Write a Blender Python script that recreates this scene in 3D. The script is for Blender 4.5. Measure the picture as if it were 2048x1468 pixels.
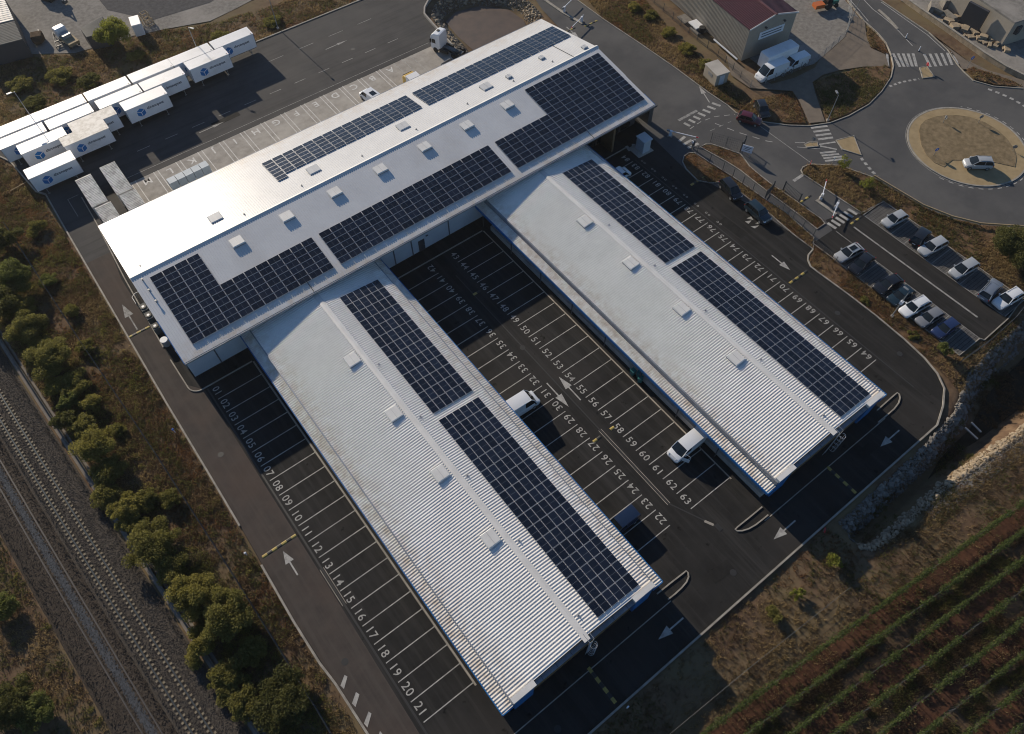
import bpy, bmesh, math, random
import numpy as np
from mathutils import Vector, Matrix, Euler
for o in list(bpy.data.objects): bpy.data.objects.remove(o)
S = bpy.context.scene
C = S.collection
R = math.radians
random.seed(7); RNG = np.random.default_rng(7)

# ---------------------------------------------------------------- camera, sky, sun, exposure
CAM_LOC = (1.78127, -13.29377, 83.25565)
CAM_ROT = (0.5619265, 0.0054507, -0.6531409)
FPX = 1476.64                      # focal length in pixels of the 2048-wide photograph
cd = bpy.data.cameras.new('camera'); cam = bpy.data.objects.new('camera', cd); C.objects.link(cam)
cam.location = CAM_LOC; cam.rotation_euler = CAM_ROT
cd.sensor_fit = 'HORIZONTAL'; cd.sensor_width = 36.0; cd.lens = 36.0 * FPX / 2048.0
cd.clip_start = 1.0; cd.clip_end = 6000
S.camera = cam
SUN_EL, SUN_ROT = R(20.7), R(-1.8)
w = bpy.data.worlds.new('World'); S.world = w; w.use_nodes = True
nt = w.node_tree; bg = nt.nodes['Background']
sky = nt.nodes.new('ShaderNodeTexSky'); sky.sky_type = 'NISHITA'; sky.sun_disc = False
sky.sun_elevation = SUN_EL; sky.sun_rotation = SUN_ROT
nt.links.new(sky.outputs[0], bg.inputs[0]); bg.inputs[1].default_value = 0.078
sky.dust_density = 0.25; sky.ozone_density = 4.5; sky.air_density = 1.0
sl = bpy.data.lights.new('sun', 'SUN'); so = bpy.data.objects.new('sun', sl); C.objects.link(so)
sl.energy = 4.5; sl.angle = R(0.53); sl.color = (1.0, 0.87, 0.695)
sd = Vector((math.sin(SUN_ROT) * math.cos(SUN_EL), math.cos(SUN_ROT) * math.cos(SUN_EL), math.sin(SUN_EL)))
so.rotation_euler = sd.to_track_quat('Z', 'Y').to_euler(); so.location = (0, 120, 120)
S.view_settings.view_transform = 'Standard'; S.view_settings.look = 'None'
S.view_settings.exposure = 0.3; S.view_settings.gamma = 1.0
S.cycles.pixel_filter_type = 'BLACKMAN_HARRIS'; S.cycles.filter_width = 1.05
S.render.resolution_x = 1024; S.render.resolution_y = 734

# ---------------------------------------------------------------- helpers
_RM = np.array(Euler(CAM_ROT, 'XYZ').to_matrix())
def G(px, py, z=0.0):
    """the point of the plan (x, y) at height z that was surveyed at pixel (px, py) of the photograph"""
    d = _RM @ np.array([(px - 1024) / FPX, -(py - 734) / FPX, -1.0]); t = (z - CAM_LOC[2]) / d[2]
    return (CAM_LOC[0] + t * d[0], CAM_LOC[1] + t * d[1])
def GP(pts, z=0.0): return [G(a, b, z) for a, b in pts]

class MB:
    def __init__(s): s.v = []; s.f = []; s.m = []
    def add(s, vs, fs, m=0):
        b = len(s.v); s.v += [tuple(p) for p in vs]; s.f += [tuple(i + b for i in f) for f in fs]; s.m += [m] * len(fs); return s
    def box(s, x0, x1, y0, y1, z0, z1, m=0):
        return s.add([(x0,y0,z0),(x1,y0,z0),(x1,y1,z0),(x0,y1,z0),(x0,y0,z1),(x1,y0,z1),(x1,y1,z1),(x0,y1,z1)],
                     [(0,3,2,1),(4,5,6,7),(0,1,5,4),(1,2,6,5),(2,3,7,6),(3,0,4,7)], m)
    def cbox(s, cx, cy, cz, dx, dy, dz, m=0): return s.box(cx-dx/2,cx+dx/2,cy-dy/2,cy+dy/2,cz-dz/2,cz+dz/2,m)
    def prism(s, poly, z0, z1, m=0):
        n = len(poly); a = sum(poly[i][0]*poly[(i+1)%n][1]-poly[(i+1)%n][0]*poly[i][1] for i in range(n))
        if a < 0: poly = poly[::-1]
        return s.add([(x,y,z0) for x,y in poly]+[(x,y,z1) for x,y in poly],
                     [tuple(range(n-1,-1,-1)), tuple(range(n,2*n))]+[(i,(i+1)%n,n+(i+1)%n,n+i) for i in range(n)], m)
    def sheet(s, poly, z, m=0):
        n = len(poly); a = sum(poly[i][0]*poly[(i+1)%n][1]-poly[(i+1)%n][0]*poly[i][1] for i in range(n))
        if a < 0: poly = poly[::-1]
        return s.add([(x,y,z) for x,y in poly], [tuple(range(n))], m)
    def tube(s, p0, p1, r0, r1=None, n=8, m=0):
        r1 = r0 if r1 is None else r1
        p0 = Vector(p0); p1 = Vector(p1); d = (p1-p0)
        q = d.to_track_quat('Z','Y'); vs = []
        for p, r in ((p0,r0),(p1,r1)):
            for i in range(n):
                a = 2*math.pi*i/n; vs.append(p + q @ Vector((math.cos(a)*r, math.sin(a)*r, 0)))
        return s.add(vs, [(i,(i+1)%n,n+(i+1)%n,n+i) for i in range(n)]+[tuple(range(n-1,-1,-1)),tuple(range(n,2*n))], m)
    def ribbon(s, pts, wd, z0, z1, m=0, closed=False):
        """a kerb-like bar of width wd along a polyline"""
        P = [Vector((p[0],p[1])) for p in pts]; n = len(P); L = []; Rr = []
        for i in range(n):
            a = P[(i-1)%n] if (closed or i>0) else P[i]; b = P[(i+1)%n] if (closed or i<n-1) else P[i]
            d = (b-a)
            if d.length < 1e-6: d = Vector((1,0))
            d.normalize(); nn = Vector((-d.y,d.x))*wd/2; L.append(P[i]+nn); Rr.append(P[i]-nn)
        vs = []
        for i in range(n): vs += [(Rr[i].x,Rr[i].y,z0),(L[i].x,L[i].y,z0),(L[i].x,L[i].y,z1),(Rr[i].x,Rr[i].y,z1)]
        fs = []
        for i in range(n if closed else n-1):
            a = 4*i; b = 4*((i+1)%n)
            fs += [(a+3,b+3,b+2,a+2),(a,b,b+3,a+3),(a+2,b+2,b+1,a+1)]
        if not closed: fs += [(0,3,2,1),(4*n-4,4*n-3,4*n-2,4*n-1)]
        return s.add(vs, fs, m)
    def mesh(s, name):
        me = bpy.data.meshes.new(name); me.from_pydata(s.v, [], s.f)
        if any(s.m): me.polygons.foreach_set('material_index', s.m)
        me.update(); return me

def link(name, me, mats, parent=None, loc=None, rot=None, smooth=False):
    o = bpy.data.objects.new(name, me); C.objects.link(o)
    if me is not None and mats is not None:
        for k in (mats if isinstance(mats,(list,tuple)) else [mats]):
            mm = MAT[k] if isinstance(k,str) else k
            if len(me.materials) < (len(mats) if isinstance(mats,(list,tuple)) else 1): me.materials.append(mm)
    if smooth and me is not None:
        me.polygons.foreach_set('use_smooth',[True]*len(me.polygons))
        if smooth == 'auto': me.set_sharp_from_angle(angle=R(38))
    if parent is not None: o.parent = parent
    if loc is not None: o.location = loc
    if rot is not None: o.rotation_euler = rot
    return o
def obj(name, mb, mats, parent=None, loc=None, rot=None, smooth=False): return link(name, mb.mesh(name), mats, parent, loc, rot, smooth)
def tag(o, label=None, cat=None, group=None, kind=None):
    if label: o['label'] = label
    if cat: o['category'] = cat
    if group: o['group'] = group
    if kind: o['kind'] = kind
    return o
def thing(name, label, cat, loc=(0,0,0), rz=0, group=None):
    o = bpy.data.objects.new(name, None); C.objects.link(o); o.location = loc; o.rotation_euler = (0,0,rz); o.empty_display_size = .3
    return tag(o, label, cat, group)
def copy_tree(o, parent=None):
    c = o.copy(); C.objects.link(c); c.parent = parent
    for ch in list(o.children): copy_tree(ch, c)
    return c
def npmesh(name, V, F, attr=None):
    me = bpy.data.meshes.new(name); V = np.asarray(V,np.float32); F = np.asarray(F,np.int32); m,k = F.shape
    me.vertices.add(len(V)); me.vertices.foreach_set('co', V.ravel())
    me.loops.add(m*k); me.loops.foreach_set('vertex_index', F.ravel())
    me.polygons.add(m); me.polygons.foreach_set('loop_start', np.arange(0,m*k,k,dtype=np.int32))
    me.update(calc_edges=True)
    if attr is not None:
        a = me.attributes.new('tint','FLOAT','POINT'); a.data.foreach_set('value', np.asarray(attr,np.float32))
    return me
def vnoise(x, y, s, seed=0):
    """smooth value noise 0..1 in plan"""
    r = np.random.default_rng(seed).random((256,256)); x = np.asarray(x)/s+1000; y = np.asarray(y)/s+1000
    xi = np.floor(x).astype(int); yi = np.floor(y).astype(int); fx = x-xi; fy = y-yi
    fx = fx*fx*(3-2*fx); fy = fy*fy*(3-2*fy); g = lambda a,b: r[a%256,b%256]
    return (g(xi,yi)*(1-fx)+g(xi+1,yi)*fx)*(1-fy)+(g(xi,yi+1)*(1-fx)+g(xi+1,yi+1)*fx)*fy
def inside(px, py, poly):
    px = np.asarray(px,float); py = np.asarray(py,float); r = np.zeros(px.shape,bool); n = len(poly)
    for i in range(n):
        x0,y0 = poly[i]; x1,y1 = poly[(i+1)%n]
        if y0 == y1: continue
        c = ((y0>py)!=(y1>py)) & (px < (x1-x0)*(py-y0)/(y1-y0)+x0); r ^= c
    return r
def edist(px, py, poly):
    d = np.full(np.shape(px),1e9); n = len(poly)
    for i in range(n):
        x0,y0 = poly[i]; x1,y1 = poly[(i+1)%n]; dx,dy = x1-x0,y1-y0; L = dx*dx+dy*dy+1e-9
        t = np.clip(((px-x0)*dx+(py-y0)*dy)/L,0,1); d = np.minimum(d, np.hypot(px-x0-t*dx, py-y0-t*dy))
    return d

# ---------------------------------------------------------------- materials
MAT = {}
def M(name, c1, c2=None, scale=1.0, rough=.7, bump=0.0, bscale=None, c3=None, s3=.1, lo3=.5, hi3=.7, metal=0.0, spec=.5, coat=0.0,
      lo=.35, hi=.65, tint=None, local=False, trans=0.0, rv=0.0, band=None, streak=None, spots=None):
    m = bpy.data.materials.new(name); m.use_nodes = True; n = m.node_tree; b = n.nodes['Principled BSDF']; N = n.nodes.new; Lk = n.links.new
    b.inputs['Roughness'].default_value = rough; b.inputs['Metallic'].default_value = metal
    b.inputs['Specular IOR Level'].default_value = spec; b.inputs['Coat Weight'].default_value = coat
    col = None
    if c2 is not None or bump:
        if local: tc = N('ShaderNodeTexCoord'); vec = tc.outputs['Object']
        else: tc = N('ShaderNodeNewGeometry'); vec = tc.outputs['Position']
    def noise(sc, det=6):
        nonlocal_vec = vec
        t = N('ShaderNodeTexNoise'); t.inputs['Scale'].default_value = sc; t.inputs['Detail'].default_value = det; t.inputs['Roughness'].default_value = .62
        Lk(vec, t.inputs['Vector']); return t.outputs['Fac']
    def ramp(f, a, z):
        r = N('ShaderNodeMapRange'); r.inputs['From Min'].default_value = a; r.inputs['From Max'].default_value = z; Lk(f, r.inputs['Value']); return r.outputs['Result']
    def mix(f, A, B):
        x = N('ShaderNodeMix'); x.data_type = 'RGBA'
        Lk(f, x.inputs['Factor'])
        for s_, v in ((x.inputs['A'],A),(x.inputs['B'],B)):
            if isinstance(v, tuple): s_.default_value = (*v,1)
            else: Lk(v, s_)
        return x.outputs['Result']
    if c2 is not None:
        f = noise(scale); col = mix(ramp(f,lo,hi), c1, c2)
        if streak is not None:
            mp = N('ShaderNodeMapping'); mp.inputs['Scale'].default_value = (streak[0],streak[1],1); Lk(vec, mp.inputs['Vector']); keep = vec; vec = mp.outputs['Vector']
            col = mix(ramp(noise(1.0,5),.48,.74), col, streak[2]); vec = keep
        if c3 is not None: col = mix(ramp(noise(s3,4),lo3,hi3), col, c3)
    else: b.inputs['Base Color'].default_value = (*c1,1)
    if spots is not None: col = mix(ramp(noise(.62,3),.655,.73), col, spots)
    if band is not None:
        ax, off, b0, b1, bc = band; tc2 = N('ShaderNodeTexCoord'); sx = N('ShaderNodeSeparateXYZ'); Lk(tc2.outputs['Object'], sx.inputs[0])
        q = N('ShaderNodeMath'); q.operation = 'SUBTRACT'; Lk(sx.outputs[ax], q.inputs[0]); q.inputs[1].default_value = off
        q2 = N('ShaderNodeMath'); q2.operation = 'ABSOLUTE'; Lk(q.outputs[0], q2.inputs[0])
        q3 = N('ShaderNodeMath'); q3.operation = 'MULTIPLY'; Lk(ramp(q2.outputs[0],b0,b1), q3.inputs[0]); Lk(ramp(noise(.9,5),.38,.68), q3.inputs[1]); col = mix(q3.outputs[0], col, bc)
    if tint is not None:
        a = N('ShaderNodeAttribute'); a.attribute_name = 'tint'; col = mix(a.outputs['Fac'], col if col is not None else c1, tint)
    if col is not None: Lk(col, b.inputs['Base Color'])
    if rv:
        Lk(ramp(noise(.25,4),.3,.7), b.inputs['Roughness']); r = b.inputs['Roughness'].links[0].from_node
        r.inputs['To Min'].default_value = rough-rv; r.inputs['To Max'].default_value = rough+rv
    if bump:
        bp = N('ShaderNodeBump'); bp.inputs['Strength'].default_value = bump; bp.inputs['Distance'].default_value = .05
        Lk(noise(bscale or scale*3), bp.inputs['Height']); Lk(bp.outputs['Normal'], b.inputs['Normal'])
    if tint is not None:
        tr = N('ShaderNodeBsdfTranslucent'); Lk(col, tr.inputs['Color']); ms = N('ShaderNodeMixShader'); ms.inputs[0].default_value = .5
        Lk(b.outputs[0], ms.inputs[1]); Lk(tr.outputs[0], ms.inputs[2]); Lk(ms.outputs[0], n.nodes['Material Output'].inputs['Surface'])
    if trans: b.inputs['Transmission Weight'].default_value = trans
    MAT[name] = m; return m
M('asphalt',(.0190,.0186,.0184),(.027,.0264,.026),.35,.86,bump=.12,bscale=16,c3=(.040,.037,.035),s3=.06,lo3=.5,hi3=.72,spec=.12,streak=(1.1,.05,(.045,.0435,.042)),spots=(.008,.008,.008))
M('asphalt_road',(.074,.074,.076),(.092,.091,.091),.22,.86,bump=.12,bscale=16,streak=(.10,.10,(.118,.115,.112)),c3=(.115,.113,.110),s3=.08,lo3=.5,hi3=.75,spec=.12)
M('asphalt_lane',(.074,.062,.055),(.056,.048,.044),.5,.88,bump=.12,bscale=16,c3=(.092,.066,.053),s3=.05,lo3=.45,hi3=.75,spec=.12,streak=(1.3,.03,(.080,.070,.062)))
M('asphalt_truck',(.060,.059,.060),(.078,.076,.075),.25,.86,bump=.12,bscale=16,c3=(.092,.088,.084),s3=.07,lo3=.45,hi3=.75,spec=.12,streak=(.05,1.0,(.046,.045,.045)))
M('tar',(.022,.022,.022),rough=.6)
M('concrete',(.40,.37,.33),(.29,.27,.24),.7,.85,bump=.1,bscale=9,c3=(.46,.43,.385),s3=.12,spec=.12)
M('kerb',(.36,.33,.28),(.23,.21,.18),1.2,.85,bump=.1)
M('paint',(.40,.39,.365),(.235,.23,.22),1.6,.75,lo=.42,hi=.68,c3=(.16,.155,.15),s3=1.1,lo3=.55,hi3=.8)
M('paint_old',(.28,.275,.26),(.10,.098,.095),2.2,.8,lo=.45,hi=.7)
M('paint_white',(.66,.65,.62),(.48,.47,.45),1.6,.75)
M('yellow',(.40,.30,.07),(.27,.21,.06),2,.7)
M('black',(.018,.018,.018),rough=.6)
M('patch',(.016,.0157,.0155),(.024,.0235,.023),.8,.85,spec=.12)
M('rubber',(.02,.02,.02),rough=.8)
M('roof_main',(.72,.715,.70),(.66,.655,.645),.25,.31,c3=(.60,.58,.55),s3=.12,lo3=.55,hi3=.85,band=(1,65.4,11.5,14.4,(.60,.53,.45)))
M('roof_wing',(.85,.825,.78),(.79,.765,.72),.5,.55,c3=(.68,.655,.62),s3=.22,lo3=.6,hi3=1.0,band=(0,0,6.8,9.8,(.60,.52,.43)))
M('roof_cap',(.68,.675,.66),(.58,.575,.56),.6,.5)
M('stain',(.62,.52,.42),(.78,.74,.69),.9,.7)
M('flashing',(.30,.32,.35),(.22,.24,.27),.8,.45,metal=.3)
M('blue_trim',(.020,.16,.42),(.018,.12,.34),.8,.45)
M('clad_white',(.52,.55,.58),(.45,.48,.52),.3,.6)
M('clad_brown',(.20,.125,.06),(.14,.09,.05),.8,.7)
M('joint',(.10,.10,.11),rough=.7)
M('door_dark',(.05,.05,.055),rough=.5)
M('frame_alu',(.46,.47,.49),rough=.4,metal=.5)
M('steel',(.30,.31,.32),(.22,.23,.235),2,.5,metal=.3)
M('steel_dark',(.06,.065,.07),rough=.5)
M('roof_grey',(.115,.12,.12),(.085,.09,.09),1.0,.75,spec=.2)
M('skylight',(.68,.68,.665),(.60,.60,.585),.8,.4)
M('glass',(.012,.016,.018),rough=.08,spec=.6)
M('glass_green',(.03,.10,.085),rough=.08,spec=.6)
M('dirt',(.165,.110,.068),(.095,.060,.039),.9,.95,bump=.6,bscale=2.5,c3=(.155,.120,.068),s3=.10,lo3=.42,hi3=.62,spec=.12)
M('verge_dirt',(.175,.110,.060),(.095,.058,.035),1.1,.95,bump=.6,bscale=3,spec=.12)
M('soil_red',(.108,.052,.031),(.058,.029,.019),1.1,.95,bump=.7,bscale=3.5,spec=.12)
M('soil_pale',(.115,.078,.050),(.072,.048,.030),.9,.95,bump=.5,bscale=3,spec=.12)
M('gravel',(.25,.235,.215),(.165,.155,.14),1.4,.95,bump=.5,bscale=6,c3=(.30,.28,.255),s3=.1,spec=.12)
M('gravel_dark',(.085,.085,.09),(.055,.055,.06),1.4,.95,bump=.5,bscale=6,spec=.12)
M('ballast',(.105,.090,.074),(.046,.039,.033),5.0,.95,bump=1.0,bscale=7,spec=.12)
M('ballast_blue',(.095,.100,.108),(.038,.042,.048),5.0,.95,bump=1.0,bscale=7,spec=.12)
M('ballast_brown',(.080,.064,.050),(.036,.030,.025),5.0,.95,bump=1.0,bscale=7,spec=.12)
M('path',(.23,.20,.17),(.17,.15,.13),1.0,.95,bump=.3,spec=.12)
M('mud',(.10,.066,.046),(.065,.045,.034),.5,.55,bump=.3)
M('basin',(.050,.038,.026),(.024,.020,.014),.9,.95,bump=.6,spec=.12)
M('stone',(.22,.20,.175),(.13,.12,.105),1.2,.9,bump=.5,bscale=4)
M('stone_warm',(.40,.32,.22),(.24,.19,.13),1.2,.9,bump=.5,bscale=4)
M('sand',(.36,.275,.16),(.29,.22,.125),.7,.9,bump=.2,spec=.12)
M('sand_mulch',(.25,.19,.115),(.15,.115,.068),1.3,.95,bump=.9,bscale=2.2,spec=.12)
M('paver',(.135,.130,.125),(.095,.092,.09),1.5,.85,bump=.2,spec=.12)
M('pavement',(.20,.165,.13),(.155,.13,.105),.6,.85,spec=.12)
M('rail',(.11,.10,.092),rough=.45,metal=.4)
M('rail_blue',(.085,.097,.10),rough=.4,metal=.5)
M('sleeper',(.27,.225,.15),(.18,.15,.105),3,.9)
M('sleeper_dark',(.075,.055,.04),(.04,.032,.026),3,.9)
M('box_white',(.78,.785,.80),(.68,.685,.69),.3,.45,c3=(.55,.53,.50),s3=.33,lo3=.58,hi3=.85)
M('box_dirty',(.66,.64,.60),(.40,.38,.35),.9,.6,lo=.42,hi=.62)
M('logo_blue',(.012,.16,.44),rough=.45)
M('letter',(.06,.075,.10),rough=.5)
M('beige_clad',(.36,.32,.26),(.31,.275,.225),.5,.7)
M('maroon',(.105,.030,.036),(.085,.025,.032),.5,.55)
M('sign_white',(.72,.74,.78),rough=.5)
M('sign_blue',(.02,.10,.42),rough=.4)
M('sign_red',(.55,.03,.04),rough=.4)
M('bark',(.10,.075,.05),(.06,.045,.03),4,.95)
for k,(a,b_) in {'leaf_olive':((.125,.124,.030),(.265,.240,.070)),'leaf_yellow':((.160,.150,.033),(.330,.290,.080)),'leaf_green':((.105,.122,.030),(.210,.225,.066)),
               'leaf_dark':((.075,.080,.024),(.155,.152,.048)),'leaf_vine':((.054,.080,.021),(.125,.155,.044)),'leaf_young':((.13,.15,.02),(.30,.30,.06)),
               'grass_straw':((.20,.138,.065),(.38,.285,.14)),'grass_brown':((.110,.072,.042),(.225,.148,.08)),'grass_olive':((.078,.080,.028),(.175,.160,.058)),'grass_rust':((.145,.072,.032),(.26,.145,.065))}.items():
    M(k,a,rough=.7,tint=b_,spec=.3)
def paintm(name,c,rough=.28): return M(name,c,rough=rough,coat=.7,spec=.5)
for k,c in dict(car_white=(.72,.74,.76),car_silver=(.36,.38,.40),car_grey=(.19,.20,.22),car_black=(.012,.013,.016),car_darkblue=(.010,.022,.055),car_blue=(.018,.032,.095),
                car_red=(.085,.010,.016),car_greyblue=(.16,.19,.24),car_teal=(.014,.03,.042)).items(): paintm(k,c)
M('lamp_clear',(.65,.67,.70),rough=.15); M('lamp_red',(.35,.012,.012),rough=.2); M('orange',(.50,.13,.03),rough=.5); M('green_paint',(.02,.12,.09),rough=.5); M('wood',(.36,.27,.16),(.25,.19,.11),3,.85)
M('cage_blue',(.42,.49,.55),(.34,.41,.47),.8,.6)
M('teal_bin',(.02,.14,.14),rough=.5); M('truck_yellow',(.55,.36,.08),rough=.4)
# photovoltaic glass: dark blue cells, thin printed grid and a mid line, in the panel's own coordinates
def pvmat():
    m = bpy.data.materials.new('pv_glass'); m.use_nodes = True; n = m.node_tree; b = n.nodes['Principled BSDF']; N = n.nodes.new; Lk = n.links.new
    tc = N('ShaderNodeTexCoord'); sx = N('ShaderNodeSeparateXYZ'); Lk(tc.outputs['Object'], sx.inputs[0])
    def mth(op,a,b2=None):
        k = N('ShaderNodeMath'); k.operation = op
        for i,v in enumerate((a,b2)):
            if v is None: continue
            if isinstance(v,(int,float)): k.inputs[i].default_value = v
            else: Lk(v,k.inputs[i])
        return k.outputs[0]
    def line(co,per,wd): return mth('LESS_THAN', mth('ABSOLUTE', mth('SUBTRACT', mth('FRACT', mth('ADD',mth('DIVIDE',co,per),.5)), .5)), wd)
    cell = mth('MAXIMUM', line(sx.outputs[0],.160,.035), line(sx.outputs[1],.150,.045)); mid = mth('LESS_THAN', mth('ABSOLUTE',sx.outputs[0]),.013)
    mx = N('ShaderNodeMix'); mx.data_type='RGBA'; mx.inputs['A'].default_value=(.0060,.0098,.0205,1); mx.inputs['B'].default_value=(.035,.044,.060,1)
    Lk(mth('MULTIPLY',cell,.35), mx.inputs['Factor'])
    m2 = N('ShaderNodeMix'); m2.data_type='RGBA'; m2.inputs['B'].default_value=(.16,.18,.21,1); Lk(mid,m2.inputs['Factor']); Lk(mx.outputs['Result'],m2.inputs['A'])
    oi = N('ShaderNodeObjectInfo'); hv = N('ShaderNodeHueSaturation'); Lk(m2.outputs['Result'],hv.inputs['Color'])
    mr = N('ShaderNodeMapRange'); mr.inputs['To Min'].default_value=.7; mr.inputs['To Max'].default_value=1.45; Lk(oi.outputs['Random'],mr.inputs['Value']); Lk(mr.outputs['Result'],hv.inputs['Value'])
    Lk(hv.outputs['Color'],b.inputs['Base Color']); b.inputs['Roughness'].default_value=.16; b.inputs['Specular IOR Level'].default_value=.45
    MAT['pv_glass'] = m
pvmat()
# ---------------------------------------------------------------- plan of the site (metres)
def trackA(y): return -17.205 - .0958*(y) + .00012*(y)*(y)      # centre line of the near railway track
SITE = [(-5.1,-11.1),(70.6,-11.1),(73.5,-9.9),(75.9,-8.4),(77.1,-6.5),(77.8,-4.0),(78.2,-.5),(78.4,4.4),(78.35,9),(78.1,14.3),(78.1,15.8),(78.75,16.9),(79.6,17.5),(81,17.8),
        (84,30),(86,50),(86.5,80),(66,82.5),(65.9,84.7),(67.0,91.7),(67.7,98),(68.2,101.7),(71,104.7),(76,107.5),(90,108),(90,113.5),(39,113.9),(-9.5,114.0),(-8.4,112.2),(-7.3,109.7),(-6.25,100.3),
        (-5.25,98.8),(-5.35,90),(-5.45,72),(-5.55,52),(-5.5,30),(-5.7,17),(-5.4,9)]
ROAD_PX = [(1040,-45),(1135,-20),(1154,0),(1208.8,40),(1286,91.5),(1351.8,137),(1417.6,186),(1456,211.6),(1472,226),(1500,238),(1531.5,244.7),(1577,251),(1620,252),(1660,246),(1697.5,231.8),
        (1737.5,209),(1763,183),(1781.9,154.5),(1787,131.6),(1782,108.7),(1772,86),(1754.7,65.8),(1729,43),(1694.6,0),(1645,-60),(1715,-60),(1760,0),(1814.8,37),(1857.7,65.8),(1895,100),(1915,130),
        (1926,143),(1946,161.7),(1986.5,173),(2048,177.5),(2230,182),(2230,458),(2048,456),(1958,450),(1900.6,436),(1857.7,419),(1786,379),(1746,355),(1700,339),(1648.8,332),(1626,329),(1615,330.7),
        (1605.6,334.6),(1601.7,341),(1605.6,348.7),(1680,398),(1723,425.8),(1627,486),(1626,498.7),(1585.8,468.7),(1500,410),(1372,340),(1300,270),(1170,110),(1085,20)]
PARK = [(81.9,-6.5),(86.4,-6.5),(86.7,-7.1),(92.4,-7.0),(97.1,-6.2),(97.1,17.6),(92.3,17.6),(91.5,19.5),(87,20.5),(86.2,18.5),(81.9,18.6)]
DITCH = [(49.6,-12.3),(53,-12.1),(60,-12.2),(67.5,-12.0),(74,-11.4),(77.5,-10.0),(80.5,-8.9),(86.5,-8.3),(93.3,-8.3),(104,-7.5),(112,-8),(112,-22),(100,-21),(90,-19.9),(78,-18.4),(70,-17.6),(63.9,-17.0),(56,-16.9),(51.6,-16.8),(49.8,-15.2)]
POND = [(66.3,84.0),(67.6,91.7),(68.3,98),(68.9,101.5),(71.6,104.2),(75,105),(80,103.5),(86,98.5),(87.4,93.2),(86,87),(85.2,83.8),(76,83.2)]
def vine_y(i, x): return -18.74 - 2.27*i - .117*(x-27.65)
def ground_h(x, y):
    z = -.16 + .05*(vnoise(x,y,3.0,1)-.5)*2 + .03*(vnoise(x,y,1.1,2)-.5)*2
    for poly, dep, wd in ((DITCH,3.0,2.5),(POND,1.7,3.0)):
        m = inside(x,y,poly); d = edist(x,y,poly); t = np.clip(d/wd,0,1); t = t*t*(3-2*t)
        z = np.where(m, z-dep*t, z)
    # ballast shoulders of the railway
    d = np.abs(x-(trackA(y)-1.87)); z = z+np.clip((6.2-d)/2.2,-0,1)*.0
    return z
def axis(a, b, step): 
    core = np.arange(a,b+step/2,step); far = np.array([60,150,350,800,1800,3500.])
    return np.concatenate([a-far[::-1], core, b+far])
gx, gy = axis(-70,175,1.0), axis(-60,185,1.0)
X, Y = np.meshgrid(gx, gy); Z = ground_h(X,Y); nx, ny = len(gx), len(gy)
V = np.stack([X.ravel(),Y.ravel(),Z.ravel()],1); ii = (np.arange(ny-1)[:,None]*nx+np.arange(nx-1)[None,:]).ravel()
ground = link('ground', npmesh('ground',V,np.stack([ii,ii+1,ii+nx+1,ii+nx],1)), 'dirt', smooth=True); tag(ground,'bare reddish brown earth around the depot and roads',kind='structure')
def sheet(name, poly, z, m, label=None, parent=None):
    o = obj(name, MB().sheet(poly,z), m, parent)
    if parent is None: tag(o,label,kind='structure')
    return o
yard = sheet('asphalt_yard', SITE, 0.0, 'asphalt', 'dark asphalt yard of the depot with numbered bays')
road = sheet('road', GP(ROAD_PX), .004, 'asphalt_road', 'grey asphalt road with the roundabout')
lot = sheet('parking_lot', PARK, .012, 'asphalt', 'small asphalt staff car park with two rows of bays')
tyard = sheet('truck_yard', [(-5.3,80),(66,80),(66.0,84.7),(67.0,91.7),(67.7,98),(68.2,101.7),(71,104.7),(76,107.5),(90,108),(90,113.4),(39,113.8),(-9.4,113.9),(-8.3,112.2),(-7.2,109.7),(-6.2,100.3),(-5.2,98.8)], .0035, 'asphalt_truck','greyer asphalt truck yard behind the hall')
lane = sheet('lane', [(-5.35,-11),(-1.0,-11),(-.75,20),(-.75,50.4),(-2.3,52.5),(-2.35,75),(-1.6,81),(-5.3,81),(-5.4,72),(-5.5,52),(-5.45,30),(-5.6,17),(-5.3,9)], .004, 'asphalt_lane','lighter asphalt lane along the left side of the depot')
apron = sheet('concrete_apron', [(4.2,79.5),(66.0,79.5),(65.3,92.9),(4.2,93.0)], .008, 'concrete', 'pale concrete loading apron marked with letters')
sheet('gravel_yard', GP([(-80,112),(60,108),(150,106),(265,72),(330,58),(420,42),(470,18),(560,-30),(300,-150),(-150,-150)],-.08), -.08, 'gravel', 'pale gravel yard of the neighbouring works at top left')
sheet('gravel_forecourt', GP([(1395,-5),(1470,95),(1545,150),(1628,128),(1706,60),(1722,40),(1690,0),(1600,-110),(1330,-110)],-.07), -.07, 'gravel', 'gravel forecourt round the maroon roofed warehouse')
sheet('gravel_depot', GP([(1800,0),(1850,25),(1960,100),(2048,150),(2300,170),(2200,-100),(1800,-100)],-.07), -.07, 'gravel', 'gravel stone yard right of the main road')
gd = sheet('dark_tarmac', GP([(215,20),(305,40),(420,5),(520,-60),(150,-60)],-.06), -.055, 'gravel_dark', 'dark tarmac patch in the neighbouring yard')
sheet('pavement', GP([(1452,108),(1492,140),(1543,168),(1590,155),(1630,135),(1640,118),(1690,75),(1697,40),(1710,32),(1730,42),(1733,72),(1742,96),(1770,108),(1778,133),(1728,133),(1680,140),(1645,150),(1625,165),(1632,190),(1650,243),(1618,246),(1600,205),(1585,182),(1500,176),(1462,150)],.03), .03,'pavement','beige concrete footpath round the grass patch by the roundabout')
sheet('pavement', GP([(1838,52),(1880,80),(1930,118),(1975,140),(2048,160),(2060,185),(2030,172),(1960,140),(1925,138),(1905,105),(1862,66)],.03), .03,'pavement','beige footpath right of the main road by the crossing')

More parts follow.
